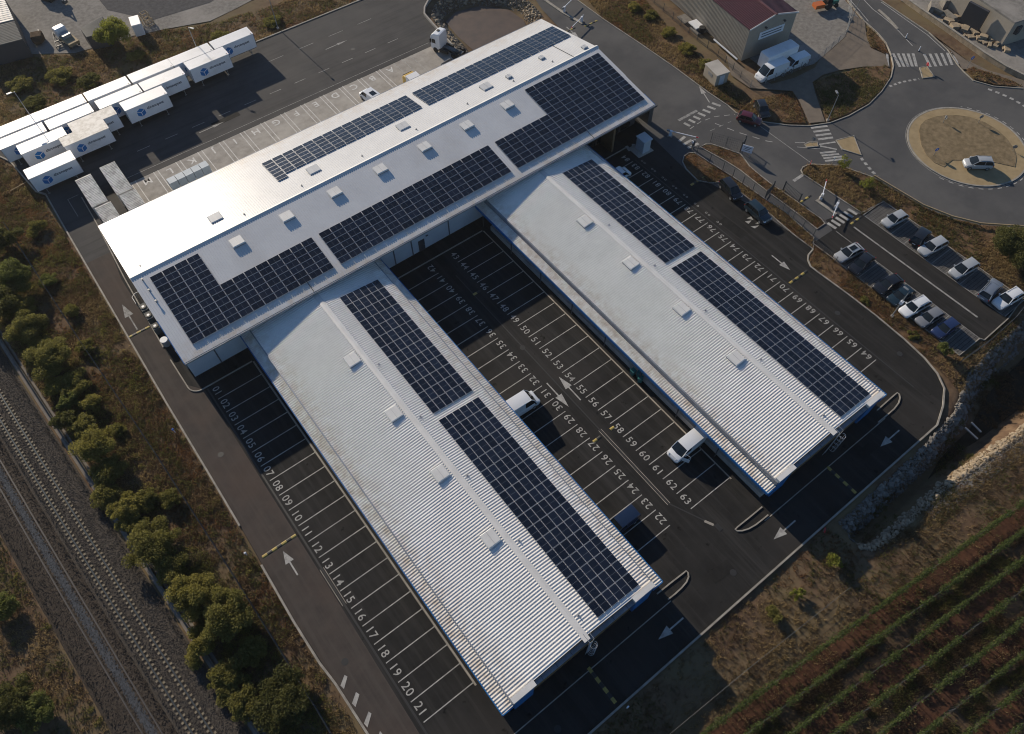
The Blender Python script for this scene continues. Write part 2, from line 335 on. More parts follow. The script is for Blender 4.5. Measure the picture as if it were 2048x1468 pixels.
# ---------------------------------------------------------------- kerbs and verges
def kerb(name, pts, h=.12, wd=.16, m='kerb', parent=None, closed=False, z0=-.3): return obj(name, MB().ribbon(pts,wd,z0,h,closed=closed), m, parent)
kerb('kerb',[(-8.4,112.2),(-7.3,109.7),(-6.25,100.3),(-5.25,98.8),(-5.35,90),(-5.45,72),(-5.55,52),(-5.5,39),(-5.5,30.6)],parent=yard,wd=.22)
kerb('kerb',[(-5.62,24.8),(-5.72,17),(-5.6,11.5),(-5.3,8.7),(-5.1,2.5),(-5.1,-11.1)],h=.22,wd=.24,parent=yard)
kerb('kerb',[(-5.0,-11.1),(20,-11.1),(50,-11.1),(70.6,-11.1),(73.5,-9.9),(75.9,-8.4),(77.1,-6.5),(77.8,-4.0),(78.2,-.5),(78.4,4.4),(78.35,9),(78.1,14.3),(78.1,15.8),(78.75,16.9),(79.6,17.5),(81,17.8)],parent=yard,wd=.22)
kerb('kerb',[(39,113.9),(-9.5,114.0)],parent=yard); kerb('kerb',[(39,113.9),(62,113.5),(90,113.5)],parent=yard,wd=.25)
arc = [(-2.35+1.4*(1-math.cos(t)), 52-1.4*math.sin(t)) for t in np.linspace(0,math.pi/2,7)]
kerb('kerb',[(-1.0,94.5),(-1.15,88),(-1.9,75),(-2.35,60)],parent=yard); kerb('kerb',[(-2.4,57.5),(-2.35,52)]+arc[1:]+[(6.2,50.6)],parent=yard)
kerb('kerb',[(28.3,50.6),(44.45,50.6)],parent=yard); kerb('kerb',[(66.3,50.9),(74,50.9)],parent=yard)
kerb('kerb',GP([(1154,0),(1208.8,40),(1286,91.5),(1351.8,137),(1417.6,186),(1456,211.6),(1472,226),(1500,238),(1531.5,244.7),(1577,251),(1620,252),(1660,246),(1697.5,231.8),(1737.5,209),(1763,183),(1781.9,154.5),(1787,131.6),(1782,108.7),(1772,86),(1754.7,65.8),(1729,43),(1694.6,0)]),parent=road)
kerb('kerb',GP([(1760,0),(1814.8,37),(1857.7,65.8),(1895,100),(1915,130),(1926,143),(1946,161.7),(1986.5,173),(2048,177.5),(2100,180)]),parent=road)
VERGES = []
def verge(pts_px, label, z=.05):
    p = GP(pts_px); VERGES.append(p); o = sheet('verge', p, z, 'verge_dirt', label); kerb('kerb', p, h=.13, wd=.17, parent=o, closed=True); return o
verge([(1372,338.6),(1365,324),(1367.7,313),(1377.7,305.7),(1389.4,306.4),(1430,332),(1470.9,358),(1528.8,398),(1568,423),(1627.5,475.6),(1626,498.7),(1585.8,468.7),(1540,429),(1492,394),(1448,361.5),(1423.5,367),(1395,361.5)],'dry grass verge between the bays and the fenced footway')
verge([(1400.4,294.6),(1455,325),(1480,341),(1530,380),(1596,428.6),(1633.8,458.4),(1649.5,447.4),(1641.6,438),(1597.8,406.7),(1563.3,383),(1544.5,370.6),(1513,345.6),(1499,333),(1488,317.4),(1480,308),(1423.9,289),(1411,289)],'dry grass verge between the footway and the car park entrance lane')
VB = GP([(1605.6,348.7),(1601.7,341),(1605.6,334.6),(1615,330.7),(1626,329),(1680,331.5),(1700,339),(1746,355),(1786,379),(1857.7,419),(1900.6,436),(1958,450),(2048,456),(2230,470),(2230,760),(2048,605)])+[(97.2,-6.2),(97.2,17.7),(92.2,17.7)]+GP([(1723,425.8),(1680,398)])
VERGES.append(VB); vb = sheet('verge', VB, .03, 'verge_dirt', 'dry grass verge between the roundabout and the car park')
kerb('kerb', GP([(1766,404),(1723,425.8),(1680,398),(1605.6,348.7),(1601.7,341),(1605.6,334.6),(1615,330.7),(1626,329),(1680,331.5),(1700,339),(1746,355)]), parent=vb)
V4 = [(78.2,-4.0),(78.35,-.5),(78.55,4.4),(78.5,9),(78.25,14.3),(78.3,15.7),(78.9,16.7),(79.7,17.3),(81,17.6),(81.8,18.4),(81.8,-6.6),(82,-8.6),(77.5,-8.6)]
VERGES.append(V4); sheet('verge', V4, .03, 'verge_dirt', 'brown dry verge between the loop road and the car park')
kerb('kerb',[(81.85,18.6),(81.85,-6.55),(86.45,-6.55),(86.7,-7.1),(92.4,-7.0)],parent=lot,h=.1); kerb('kerb',[(92.4,-7.0),(97.15,-6.3),(97.15,17.65),(92.3,17.65)],parent=lot,h=.1)
gp = GP([(1628,165),(1660,152),(1720,137),(1772,131),(1781,140),(1777,158),(1760,183),(1735,206),(1695,228),(1660,241),(1655,243)]); VERGES.append(gp)
sheet('verge', gp, .05, 'verge_dirt', 'green grass patch beside the roundabout'); 
g2 = GP([(1478,221),(1500,233),(1531,240),(1577,246),(1612,247),(1597,207),(1583,184),(1545,192),(1505,200)]); VERGES.append(g2); sheet('verge', g2, .05,'verge_dirt','small dry lawn behind the black car')
g3 = GP([(1733,72),(1743,94),(1768,106),(1776,108),(1768,86),(1752,68),(1735,52)]); VERGES.append(g3); sheet('verge', g3, .05,'verge_dirt','thin verge wedge beside the main road')
g4 = GP([(1932,140),(1948,158),(1990,169),(2046,173),(2020,160),(1975,145),(1945,134)]); VERGES.append(g4); sheet('verge', g4, .05,'verge_dirt','dry planting wedge right of the crossing')
V6 = GP([(1150,-30),(1208.8,38),(1286,89),(1351.8,134.5),(1417.6,183),(1456,208),(1480,218),(1500,196),(1468,172),(1430,135),(1395,110),(1340,60),(1290,0),(1260,-40)]); VERGES.append(V6)
sheet('verge', V6, .03,'verge_dirt','grassy bank between the depot road and the warehouse fence')
# roundabout island
RC, RR = (118.1,17.2), 9.15
circ = lambda r,n=72,a0=0,a1=2*math.pi: [(RC[0]+r*math.cos(a0+(a1-a0)*i/n), RC[1]+r*math.sin(a0+(a1-a0)*i/n)) for i in range(n)]
isl = thing('roundabout_island','round sandy island of the roundabout with brown mulch centre','traffic island',(0,0,0))
obj('sand_ring', MB().prism(circ(RR),-.1,.10), 'sand', isl); kerb('kerb', circ(RR+.12), h=.12, wd=.26, parent=isl, closed=True)
mul = GP([(1838,262),(1841,250),(1850,241),(1868,234),(1890,230.5),(1915,230.5),(1940,234),(1970,245),(1995,260),(2015,279),(2028,298),(2033,315),(2030,334),(1995,326),(1960,320),(1905,320),(1888,334),(1868,325),(1852,309),(1842,288)],.12)
obj('mulch', MB().prism(mul,.05,.16), 'sand_mulch', isl)

# ---------------------------------------------------------------- painted markings
PZ = .018   # painted sheets lie a few millimetres above the surfaces below
def stripe(a, b, wd=.12, m='paint', parent=yard, name='painted_line', z=PZ): return obj(name, MB().ribbon([a,b],wd,z-.001,z), m, parent)
def dashes(pts, on, off, wd, parent, name='painted_dash', m='paint', z=PZ):
    P = [Vector(p) for p in pts]; L = [0]
    for i in range(len(P)-1): L.append(L[-1]+(P[i+1]-P[i]).length)
    def at(s):
        for i in range(len(P)-1):
            if s <= L[i+1]: return P[i].lerp(P[i+1],(s-L[i])/max(L[i+1]-L[i],1e-6))
        return P[-1]
    s = 0
    while s < L[-1]: stripe(at(s),at(min(s+on,L[-1])),wd,m,parent,name,z); s += on+off
def text_mesh(body, size, off=.0, sp=1.0):
    cu = bpy.data.curves.new('lettering','FONT'); cu.body = body; cu.size = size; cu.align_x = 'CENTER'; cu.align_y = 'CENTER'; cu.offset = off; cu.space_character = sp; cu.resolution_u = 3
    o = bpy.data.objects.new('lettering',cu); C.objects.link(o); dg = bpy.context.evaluated_depsgraph_get()
    me = bpy.data.meshes.new_from_object(o.evaluated_get(dg)); bpy.data.objects.remove(o); return me
def number(txt, x, y, rz, size=1.3, m='paint', parent=yard, off=.010, sp=1.14): return link('painted_number', text_mesh(txt,size,off,sp), m, parent, (x,y,PZ), (0,0,rz))
for k in range(1,22):
    y = (21-k)*2.4; stripe((0,y),(6.25,y)); number('%02d'%k, .42, y+1.25, R(-90))
    y = -.10+(k-1)*2.4; stripe((34.62,y),(28.2,y)); number('%d'%(k+21), 34.35, y+1.25, R(90))
    y = -.148+(21-k)*2.4; stripe((38.0,y),(44.5,y)); number('%d'%(k+42), 38.35, y+1.25, R(-90))
    y = -.175+(k-1)*2.4; stripe((72.5,y),(66.2,y)); number('%d'%(k+63), 72.15, y+1.25, R(90))
for k in range(76,84): number('oo', 73.75, -.175+(k-64)*2.4+1.3, R(90), .75, 'paint_old', sp=1.5)
stripe((6.32,-.4),(6.32,50.5),.22,'kerb'); stripe((44.6,-.4),(44.6,50.5),.20,'kerb'); stripe((28.1,-.1),(28.1,50.5),.14,'kerb')
kerb('drain_channel',[(-.35,-6),(-.4,50.3)],.006,.22,'tar',yard); kerb('drain_channel',[(36.37,46),(36.37,2),(38.84,-3.46)],.006,.16,'tar',yard); kerb('drain_channel',[(72.95,-5.8),(73.1,48)],.006,.15,'tar',yard)
for dx in (-.19,.19): kerb('drain_edge',[(36.37+dx,14.4),(36.37+dx,1.9)],.010,.07,'kerb',yard); kerb('drain_edge',[(-.37+dx*1.2,20.3),(-.37+dx*1.2,15.2)],.010,.07,'kerb',yard)
obj('drain_cover', MB().cbox(38.95,-3.75,.01,.55,.9,.03), 'tar', yard)
obj('drain_edge', MB().ribbon([(38.2,-2.2),(38.7,-3.2)],.3,.0,.014), 'kerb', yard)
def arrow(x, y, rz, L=4.5, hw=.52, parent=yard, m='paint'):
    h = L*.46; return obj('painted_arrow', MB().add([(-.09,0,0),(.09,0,0),(.09,L-h,0),(-.09,L-h,0),(-hw,L-h,0),(hw,L-h,0),(0,L,0)],[(0,1,2,3),(4,5,6)]), m, parent, (x,y,PZ), (0,0,rz))
arrow(37.25,19.15,0); arrow(35.38,23.85,R(180)); arrow(-2.9,21.3,0,3.5); arrow(-4.0,65,0,5.5,.6,m='paint_old'); arrow(75.27,20.7,R(180),3.5)
for x in (28.4,46.7,66.2): arrow(x,-8.66,R(90),3.75)
for q in ([(681,1371),(688,1378),(695,1353),(689,1350)],[(704,1407),(711,1414),(719,1389),(712,1384)],[(728,1447),(735,1455),(743,1427),(737,1423)],[(752,1489),(759,1497),(766,1469),(760,1462)]): obj('painted_chevron', MB().sheet(GP(q),PZ),'paint',yard)
# letters on the loading apron
for i,ch in enumerate('ABCDEFGHIJKLM'):
    x = 54.2-3.80*i; number(ch, x, 91.7, R(180), 1.9, 'paint_white', apron, .03)
    for dx in (-.36,.36): stripe((x-1.9+dx,93),(x-1.9+dx,79.7),.13,'paint_white',apron,z=.022)
for x in (55.7,57.4,59.2): stripe((x,93),(x,79.7),.12,'paint',apron,z=.022)
stripe((3.5,94.35),(64,94.1),.10,'paint_old')
dashes([(10,99.3),(62,98.6)],2.2,2.6,.14,yard,m='paint_old'); dashes([(38,107.2),(62,107.0)],3,3.2,.12,yard,m='paint_old')
arrow(48,104,R(-90),4.6,.3,m='paint_old'); arrow(20,97.2,R(-90),4.6,.3,m='paint_old')
stripe((-2.9,95.5),(-2.9,91),.1,'paint_old'); stripe((-2.9,95.5),(-1.2,95.5),.1,'paint_old')
# concrete edge lines by the wing ends, and two kerbed noses
for x0,x1,xe in ((7.5,30.9,28.2),(45.8,68.5,66.3)):
    stripe((x0-10 if x0<10 else x0-2,-6.5),(x1-2.3,-6.5),.12,'kerb')
for q in ([(1314,1188),(1340,1167),(1366,1147),(1372,1142),(1376,1146),(1377,1154),(1373,1164),(1363,1176),(1350,1188),(1336,1199)],[(1754,821),(1775,802),(1790,789),(1794,786),(1798,789),(1800,796),(1797,806),(1788,818),(1772,832),(1756,845)],[(1524,1014),(1500,1034),(1475,1054),(1470,1059),(1474,1062),(1484,1062),(1497,1058),(1511,1050),(1524,1040),(1536,1030)]): kerb('kerb', GP(q), parent=yard)
# speed bumps: yellow and black blocks, each a thing
def bump(x, y, horiz, n, label, L=None):
    t = thing('speed_bump', label, 'speed bump', (x,y,0), 0 if horiz else R(90), 'yellow and black speed bumps')
    st = .62
    for i in range(n):
        me = MB(); x0 = (i-n/2)*st; me.add([(x0,-.2,.004),(x0+st,-.2,.004),(x0+st,.2,.004),(x0,.2,.004),(x0,-.09,.06),(x0+st,-.09,.06),(x0+st,.09,.06),(x0,.09,.06)],[(4,5,6,7),(0,1,5,4),(1,2,6,5),(2,3,7,6),(3,0,4,7)])
        obj('bump_block', me, 'yellow' if i%2==0 else 'black', t)
bump(-2.95,25.6,True,7,'yellow and black speed bump below the left lane arrow'); bump(-4.0,64.5,True,5,'yellow speed bump on the lane beside the big building')
bump(16.8,-8.4,False,7,'speed bump in the shadow of the left wing end'); bump(55.1,-8.6,False,7,'speed bump in the shadow of the right wing end')
bump(75.2,15.6,True,6,'speed bump below the arrow on the right loop road'); bump(78.0,38.3,True,6,'speed bump in the shade beside bay 80')
bump(35.2,13.6,True,2,'short yellow bump beside bay 27'); bump(37.75,13.6,True,1,'single yellow bump block beside bay 59')
bump(36.9,41.6,True,2,'short yellow bump in shade near bay 46'); bump(37.6,42.0,True,1,'single yellow bump block in shade by bay 47') if 0 else None
bx,by = G(1611,398); bump(bx,by,True,4,'yellow speed bump on the car park entrance lane'); bx,by = G(1712,441); bump(bx,by,True,4,'yellow speed bump beside the car park crossing')
bx,by = G(1182,47); bump(bx,by,True,5,'yellow speed bump near the top road barriers'); bx,by = G(1140,60); bump(bx,by,True,4,'yellow speed bump by the building corner barrier')
# crossings, give-way dashes, road lines (traced on the road plane)
def px_quad(name, a, b, wd, parent, m='paint'): return obj(name, MB().ribbon(GP([a,b]),wd,PZ-.001,PZ), m, parent)
def crossing(a0, a1, b0, b1, n, wd, parent=road):
    for i in range(n):
        t = i/(n-1); px_quad('crossing_stripe',(a0[0]+(a1[0]-a0[0])*t,a0[1]+(a1[1]-a0[1])*t),(b0[0]+(b1[0]-b0[0])*t,b0[1]+(b1[1]-b0[1])*t),wd,parent)
crossing((1368,246),(1424,206),(1380,252),(1441,212),7,.5); crossing((1358,283),(1375,296),(1370,273),(1397,287),3,.5); crossing((1253,292),(1280,284),(1260,302),(1274,288),3,.5)
crossing((1786,107),(1826,107),(1800,134),(1833,133),5,.5); crossing((1848,108),(1906,105),(1861,134),(1915,129),6,.5)
crossing((1622,256),(1636,279),(1655,252),(1666,275),4,.45); crossing((1640,306),(1650,322),(1672,303),(1690,318),4,.4); crossing((1655,446),(1696,418),(1672,457),(1714,429),6,.5,lot)
px_quad('stop_line',(1357,241),(1394,221),.5,road,'paint_old'); px_quad('stop_line',(1587,362),(1606,349.5),.5,road); px_quad('painted_line',(1774,107),(1776,133),.45,road); px_quad('painted_line',(1904,104),(1928,131),.5,road)
dashes(GP([(1779,173),(1800,165),(1820,161),(1838,158)]),.55,.45,.45,road); dashes(GP([(1976,178),(2000,187),(2025,198),(2048,212),(2080,230)]),.7,.55,.5,road); dashes(GP([(1722,316),(1735,332),(1745,344),(1755,352)]),.6,.5,.5,road)
dashes(GP([(1380,258),(1400,244),(1430,233),(1470,229)]),1.0,.8,.13,road); dashes(GP([(1430,247),(1480,266),(1510,275),(1535,283),(1545,284)]),1.2,1.0,.16,road); dashes(GP([(1420,262),(1462,243)]),1.0,.9,.12,road,m='paint_old')
dashes([(RC[0]+(RR+.75)*math.cos(a),RC[1]+(RR+.75)*math.sin(a)) for a in np.linspace(R(190),R(400),60)],.75,.75,.16,road)
obj('painted_line', MB().ribbon(circ(RR+.42),.10,PZ-.001,PZ,closed=True), 'paint_old', road)
px_quad('painted_line',(1500,238),(1625,328),.14,road,'paint_old')
obj('painted_line', MB().ribbon(GP([(1728,0),(1745,18),(1765,33),(1785,50),(1800,65),(1812,78),(1825,92)]),.15,PZ-.001,PZ),'paint',road)
obj('painted_line', MB().ribbon(GP([(1762,4),(1814,41),(1855,70),(1890,102)]),.15,PZ-.001,PZ),'paint',road); obj('painted_line', MB().ribbon(GP([(1700,0),(1720,22),(1737,43)]),.15,PZ-.001,PZ),'paint',road)
obj('median_kerb', MB().ribbon(GP([(1757,20),(1775,36),(1795,58)]),.5,0,.1),'kerb',road)
for p in (1,): arrow(*G(1419,205),R(-22),4.6,.45,road); arrow(*G(1133,54),R(-5+180),4.0,.45,road)
def island(pts, label):
    t = thing('traffic_island', label, 'traffic island'); P = GP(pts); obj('sand_top', MB().prism(P,-.05,.09),'sand',t); kerb('kerb',P,h=.12,wd=.2,parent=t,closed=True)
island([(1672,281),(1707,272),(1722,311),(1684,299)],'triangular sandy splitter island left of the roundabout'); island([(1609,289),(1618,285),(1634,285),(1636,293),(1613,295)],'small sandy island nose left of the triangular island')
island([(1839,136),(1853,133),(1868,154),(1845,157)],'sandy splitter island below the zebra crossing')
px_quad('painted_line',(1590,285),(1610,285),.13,road); px_quad('painted_line',(1638,289),(1671,284),.3,road); px_quad('painted_line',(1640,292),(1674,299),.3,road); px_quad('painted_line',(1594,294),(1640,298),.12,road)
# accessible-bay mark on the loop road (white triangles)
for a,b,c in (((1493,437),(1502,433),(1507,440)),((1490,443),(1503,441),(1497,448)),((1501,453),(1518,451),(1510,457)),((1510,447),(1520,443),(1520,448))): obj('painted_mark', MB().sheet(GP([a,b,c]),PZ),'paint',yard)
# car park: paver bays and lines
for x0,x1 in ((81.95,86.4),(92.4,97.05)):
    for k in range(10):
        y0 = 17.5-2.4*k-2.4; y1 = y0+2.36
        if x0 < 90 and k == 0: continue
        b = MB()
        nx_ = 11; ny_ = 5
        for i in range(nx_):
            for j in range(ny_):
                b.box(x0+(x1-x0)*i/nx_+.025, x0+(x1-x0)*(i+1)/nx_-.025, y0+2.36*j/ny_+.03, y0+2.36*(j+1)/ny_-.03, .005, .028)
        o = obj('paver_bay', b, 'paver', lot); o['kind'] = 'stuff'
        stripe((x0,y0-.02),(x1,y0-.02),.1,'paint_old',lot,z=.032)
stripe((86.45,18),(86.45,-6.4),.1,'paint_old',lot,z=.032); stripe((92.35,17.5),(92.35,-6.3),.1,'paint_old',lot,z=.032); stripe((89.25,16.95),(89.3,-4.3),.28,'paint_old',lot,z=.032)
# ---------------------------------------------------------------- buildings
PITCH = .3333
def ribbed(x0, x1, z0, z1, y0, y1, h=.056, thick=.06, along='y'):
    """profiled sheet: plane from (x0,z0) to (x1,z1), ribs run from x0 to x1 and repeat along y0..y1 (or swapped with along='x')"""
    m = MB(); prof = []; y = y0
    while y < y1-1e-3:
        for dy,dz in ((0,0),(.20,0),(.225,h),(.295,h),(.32,0)):
            if y+dy < y1: prof.append((y+dy,dz))
        y += PITCH
    prof.append((y1,0)); n = len(prof); vs = []
    for yy,dz in prof: vs += [(x0,yy,z0+dz),(x1,yy,z1+dz)]
    flip = x1 < x0
    fs = [((2*i,2*i+2,2*i+3,2*i+1) if flip else (2*i,2*i+1,2*i+3,2*i+2)) for i in range(n-1)]
    b = len(vs); vs += [(x0,y0,z0-thick),(x1,y0,z1-thick),(x1,y1,z1-thick),(x0,y1,z0-thick)]
    fs += [(b,b+3,b+2,b+1),(0,b,b+1,1),(2*n-2,2*n-1,b+2,b+3)]
    if along == 'x': vs = [(v[1],v[0],v[2]) for v in vs]; fs = [f[::-1] for f in fs]
    m.add(vs,fs); return m
# --- the long main building
X0,X1,YF,YB,YR,ZE,ZR = -.95,78.95,50.9,79.85,65.4,6.0,8.4
main = thing('warehouse','long white depot hall with a gabled ribbed metal roof carrying solar panels','warehouse',(0,0,0))
wallm = MB().box(X0+.05,66,53,78.2,0,5.9); obj('wall', wallm, 'clad_white', main)
obj('wall', MB().box(66,X1-.1,54.4,78.2,0,5.9),'door_dark',main)
for s_ in (X0+.06,X1-.1):
    d = .12 if s_ < 10 else -.12
    obj('gable_wall', MB().add([(s_,53,5.9),(s_,78.2,5.9),(s_,YR,8.25),(s_+d,53,5.9),(s_+d,78.2,5.9),(s_+d,YR,8.25)],[(0,1,2),(5,4,3),(0,3,4,1),(1,4,5,2),(2,5,3,0)]),'clad_white',main)
obj('roof_slope', ribbed(YF,YR,ZE,ZR,X0,X1,.035,along='x'),'roof_main',main); obj('roof_slope', ribbed(YB,YR,ZE,ZR,X0,X1,.035,along='x'),'roof_main',main)
rc = obj('ridge_cap', MB().add([(X0-.03,YR-.38,ZR-.02),(X1+.3,YR-.38,ZR-.02),(X1+.3,YR,ZR+.13),(X0-.03,YR,ZR+.13),(X0-.03,YR+.38,ZR-.02),(X1+.3,YR+.38,ZR-.02)],[(0,1,2,3),(3,2,5,4),(0,3,4),(1,5,2)]),'roof_cap',main)
for y in (YF-.09,YB+.09): obj('gutter', MB().box(X0,X1,y-.09,y+.09,ZE-.28,ZE-.03),'flashing',main)
for x,a,b in ((X0-.04,YF,58),(X1+.04,YF,53.5)): obj('gable_fascia', MB().add([(x-.05,a,ZE-.42),(x+.05,a,ZE-.42),(x+.05,a,ZE+.03),(x-.05,a,ZE+.03),(x-.05,b,ZE-.42+(b-a)*.1655),(x+.05,b,ZE-.42+(b-a)*.1655),(x+.05,b,ZE+.03+(b-a)*.1655),(x-.05,b,ZE+.03+(b-a)*.1655)],[(0,1,2,3),(7,6,5,4),(0,4,5,1),(1,5,6,2),(2,6,7,3),(3,7,4,0)]),'blue_trim',main)
for y0,y1 in ((58,YR),(YR,YB)):
    for x in (X0-.03,X1+.03):
        zf = lambda y: ZR-abs(y-YR)*(ZR-ZE)/(YR-YF)
        obj('gable_fascia', MB().add([(x-.04,y0,zf(y0)-.3),(x+.04,y0,zf(y0)-.3),(x+.04,y0,zf(y0)+.02),(x-.04,y0,zf(y0)+.02),(x-.04,y1,zf(y1)-.3),(x+.04,y1,zf(y1)-.3),(x+.04,y1,zf(y1)+.02),(x-.04,y1,zf(y1)+.02)],[(0,1,2,3),(7,6,5,4),(0,4,5,1),(1,5,6,2),(2,6,7,3),(3,7,4,0)]),'roof_cap',main)
for x in (5,30,32.6,40,47): pass
for x in (2.9,30.6,40.1,33.6): obj('panel_joint', MB().box(x-.09,x+.09,52.93,52.995,0,5.85),'joint',main)
d = obj('door', MB().box(34.7,35.75,52.92,52.99,0,2.15),'door_dark',main); obj('door_handle', MB().box(35.55,35.62,52.86,52.92,1.0,1.12),'steel',d)
obj('wall_lamp', MB().cbox(36.25,52.9,2.5,.35,.14,.12),'steel_dark',main)
for x in (68,70.5,73,75.5): obj('facade_glazing', MB().box(x,x+2.1,54.3,54.38,.2,5.0),'glass',main)
obj('facade_blade', MB().box(71.2,71.6,51.6,54.4,0,5.8),'clad_brown',main); obj('entrance_canopy', MB().box(X1-3.4,X1+2.8,52.6,57.5,3.2,3.5),'steel_dark',main)
obj('entrance_pier', MB().box(X1+1.6,X1+2.5,53,57.2,0,3.2),'steel_dark',main)
for x0_,x1_,y in ((50,50.3,61),): pass
for y0_,y1_,x_ in ((YR,YB-7,74.3),(YF,YF+1.6,66.2),(YF,YF+1.8,17.4)):
    zf = lambda y: ZR-abs(y-YR)*(ZR-ZE)/(YR-YF)+.06
    obj('roof_cable', MB().tube((x_,y0_,zf(y0_)),(x_,y1_,zf(y1_)),.05,n=6),'steel_dark',main)
def skylight(nm, label, x, y, zf, wx, wy, hgt, tilt=0, grp=None):
    t = thing(nm, label, 'skylight', (x,y,zf), 0, grp); t.rotation_euler = (tilt if tilt and abs(tilt)>10 else 0,0,0)
    obj('curb', MB().box(-wx/2,wx/2,-wy/2,wy/2,-.25,hgt-.12),'flashing',t)
    obj('lid', MB().add([(-wx/2-.06,-wy/2-.06,hgt-.12),(wx/2+.06,-wy/2-.06,hgt-.12),(wx/2+.06,wy/2+.06,hgt-.12),(-wx/2-.06,wy/2+.06,hgt-.12),(-wx/2+.05,-wy/2+.05,hgt),(wx/2-.05,-wy/2+.05,hgt),(wx/2-.05,wy/2-.05,hgt),(-wx/2+.05,wy/2-.05,hgt)],[(4,5,6,7),(0,1,5,4),(1,2,6,5),(2,3,7,6),(3,0,4,7),(3,2,1,0)]),'skylight',t)
    obj('lid_seam', MB().box(-.02,.02,-wy/2,wy/2,hgt,hgt+.02),'frame_alu',t)
    return t
mz = lambda y: ZR-abs(y-YR)*(ZR-ZE)/(YR-YF)
ordn = ['first','second','third','fourth','fifth','sixth','seventh']
for i,x in enumerate((12.95,20.5,28.1,35.7,43.4,51.1,58.8)):
    skylight('skylight','roof hatch on the shaded slope of the main roof, %s from the left'%ordn[i],x,63.1,mz(63.1),1.75,1.6,.24,grp='roof hatches on the shaded slope')
for i,(x,y,a) in enumerate(((12.55,69.1,1.7),(28,69.1,1.7),(43.4,69.05,1.7),(58.9,68.8,1.7))):
    skylight('skylight','white roof hatch on the sunlit slope of the main roof, %s from the left'%ordn[i],x,y,mz(y),a,1.5,.32,grp='roof hatches on the sunlit slope')
for x,y,l in ((63.2,68.5,'right of the last big hatch'),(70.5,69.2,'two thirds towards the right gable'),(77.4,66.6,'near the right gable ridge')): skylight('roof_vent','small white roof vent on the sunlit slope '+l,x,y,mz(y),.8,.8,.35)
for i,x in enumerate((0.9,16,25,35,44.5,54,63,71)):
    t = thing('roof_anchor','tiny grey roof anchor below the main ridge, %s from the left'%['first','second','third','fourth','fifth','sixth','seventh','eighth'][i],'roof anchor',(x,67.0,mz(67.0)),0,'ridge anchors'); obj('post',MB().tube((0,0,0),(0,0,.3),.05,n=6),'steel',t); obj('plate',MB().cbox(0,0,.03,.28,.28,.04),'steel',t)
for i,y in enumerate((64.3,62.4,60.5)):
    t = thing('roof_pipe','small grey vent pipe left of the solar panels, %s from the ridge'%ordn[i],'vent pipe',(.2,y,mz(y)),0,'vent pipes by the left gable'); obj('pipe',MB().tube((0,0,-.05),(0,0,.32),.09,n=8),'steel',t); obj('cowl',MB().tube((0,0,.32),(0,0,.42),.15,n=8),'steel',t)
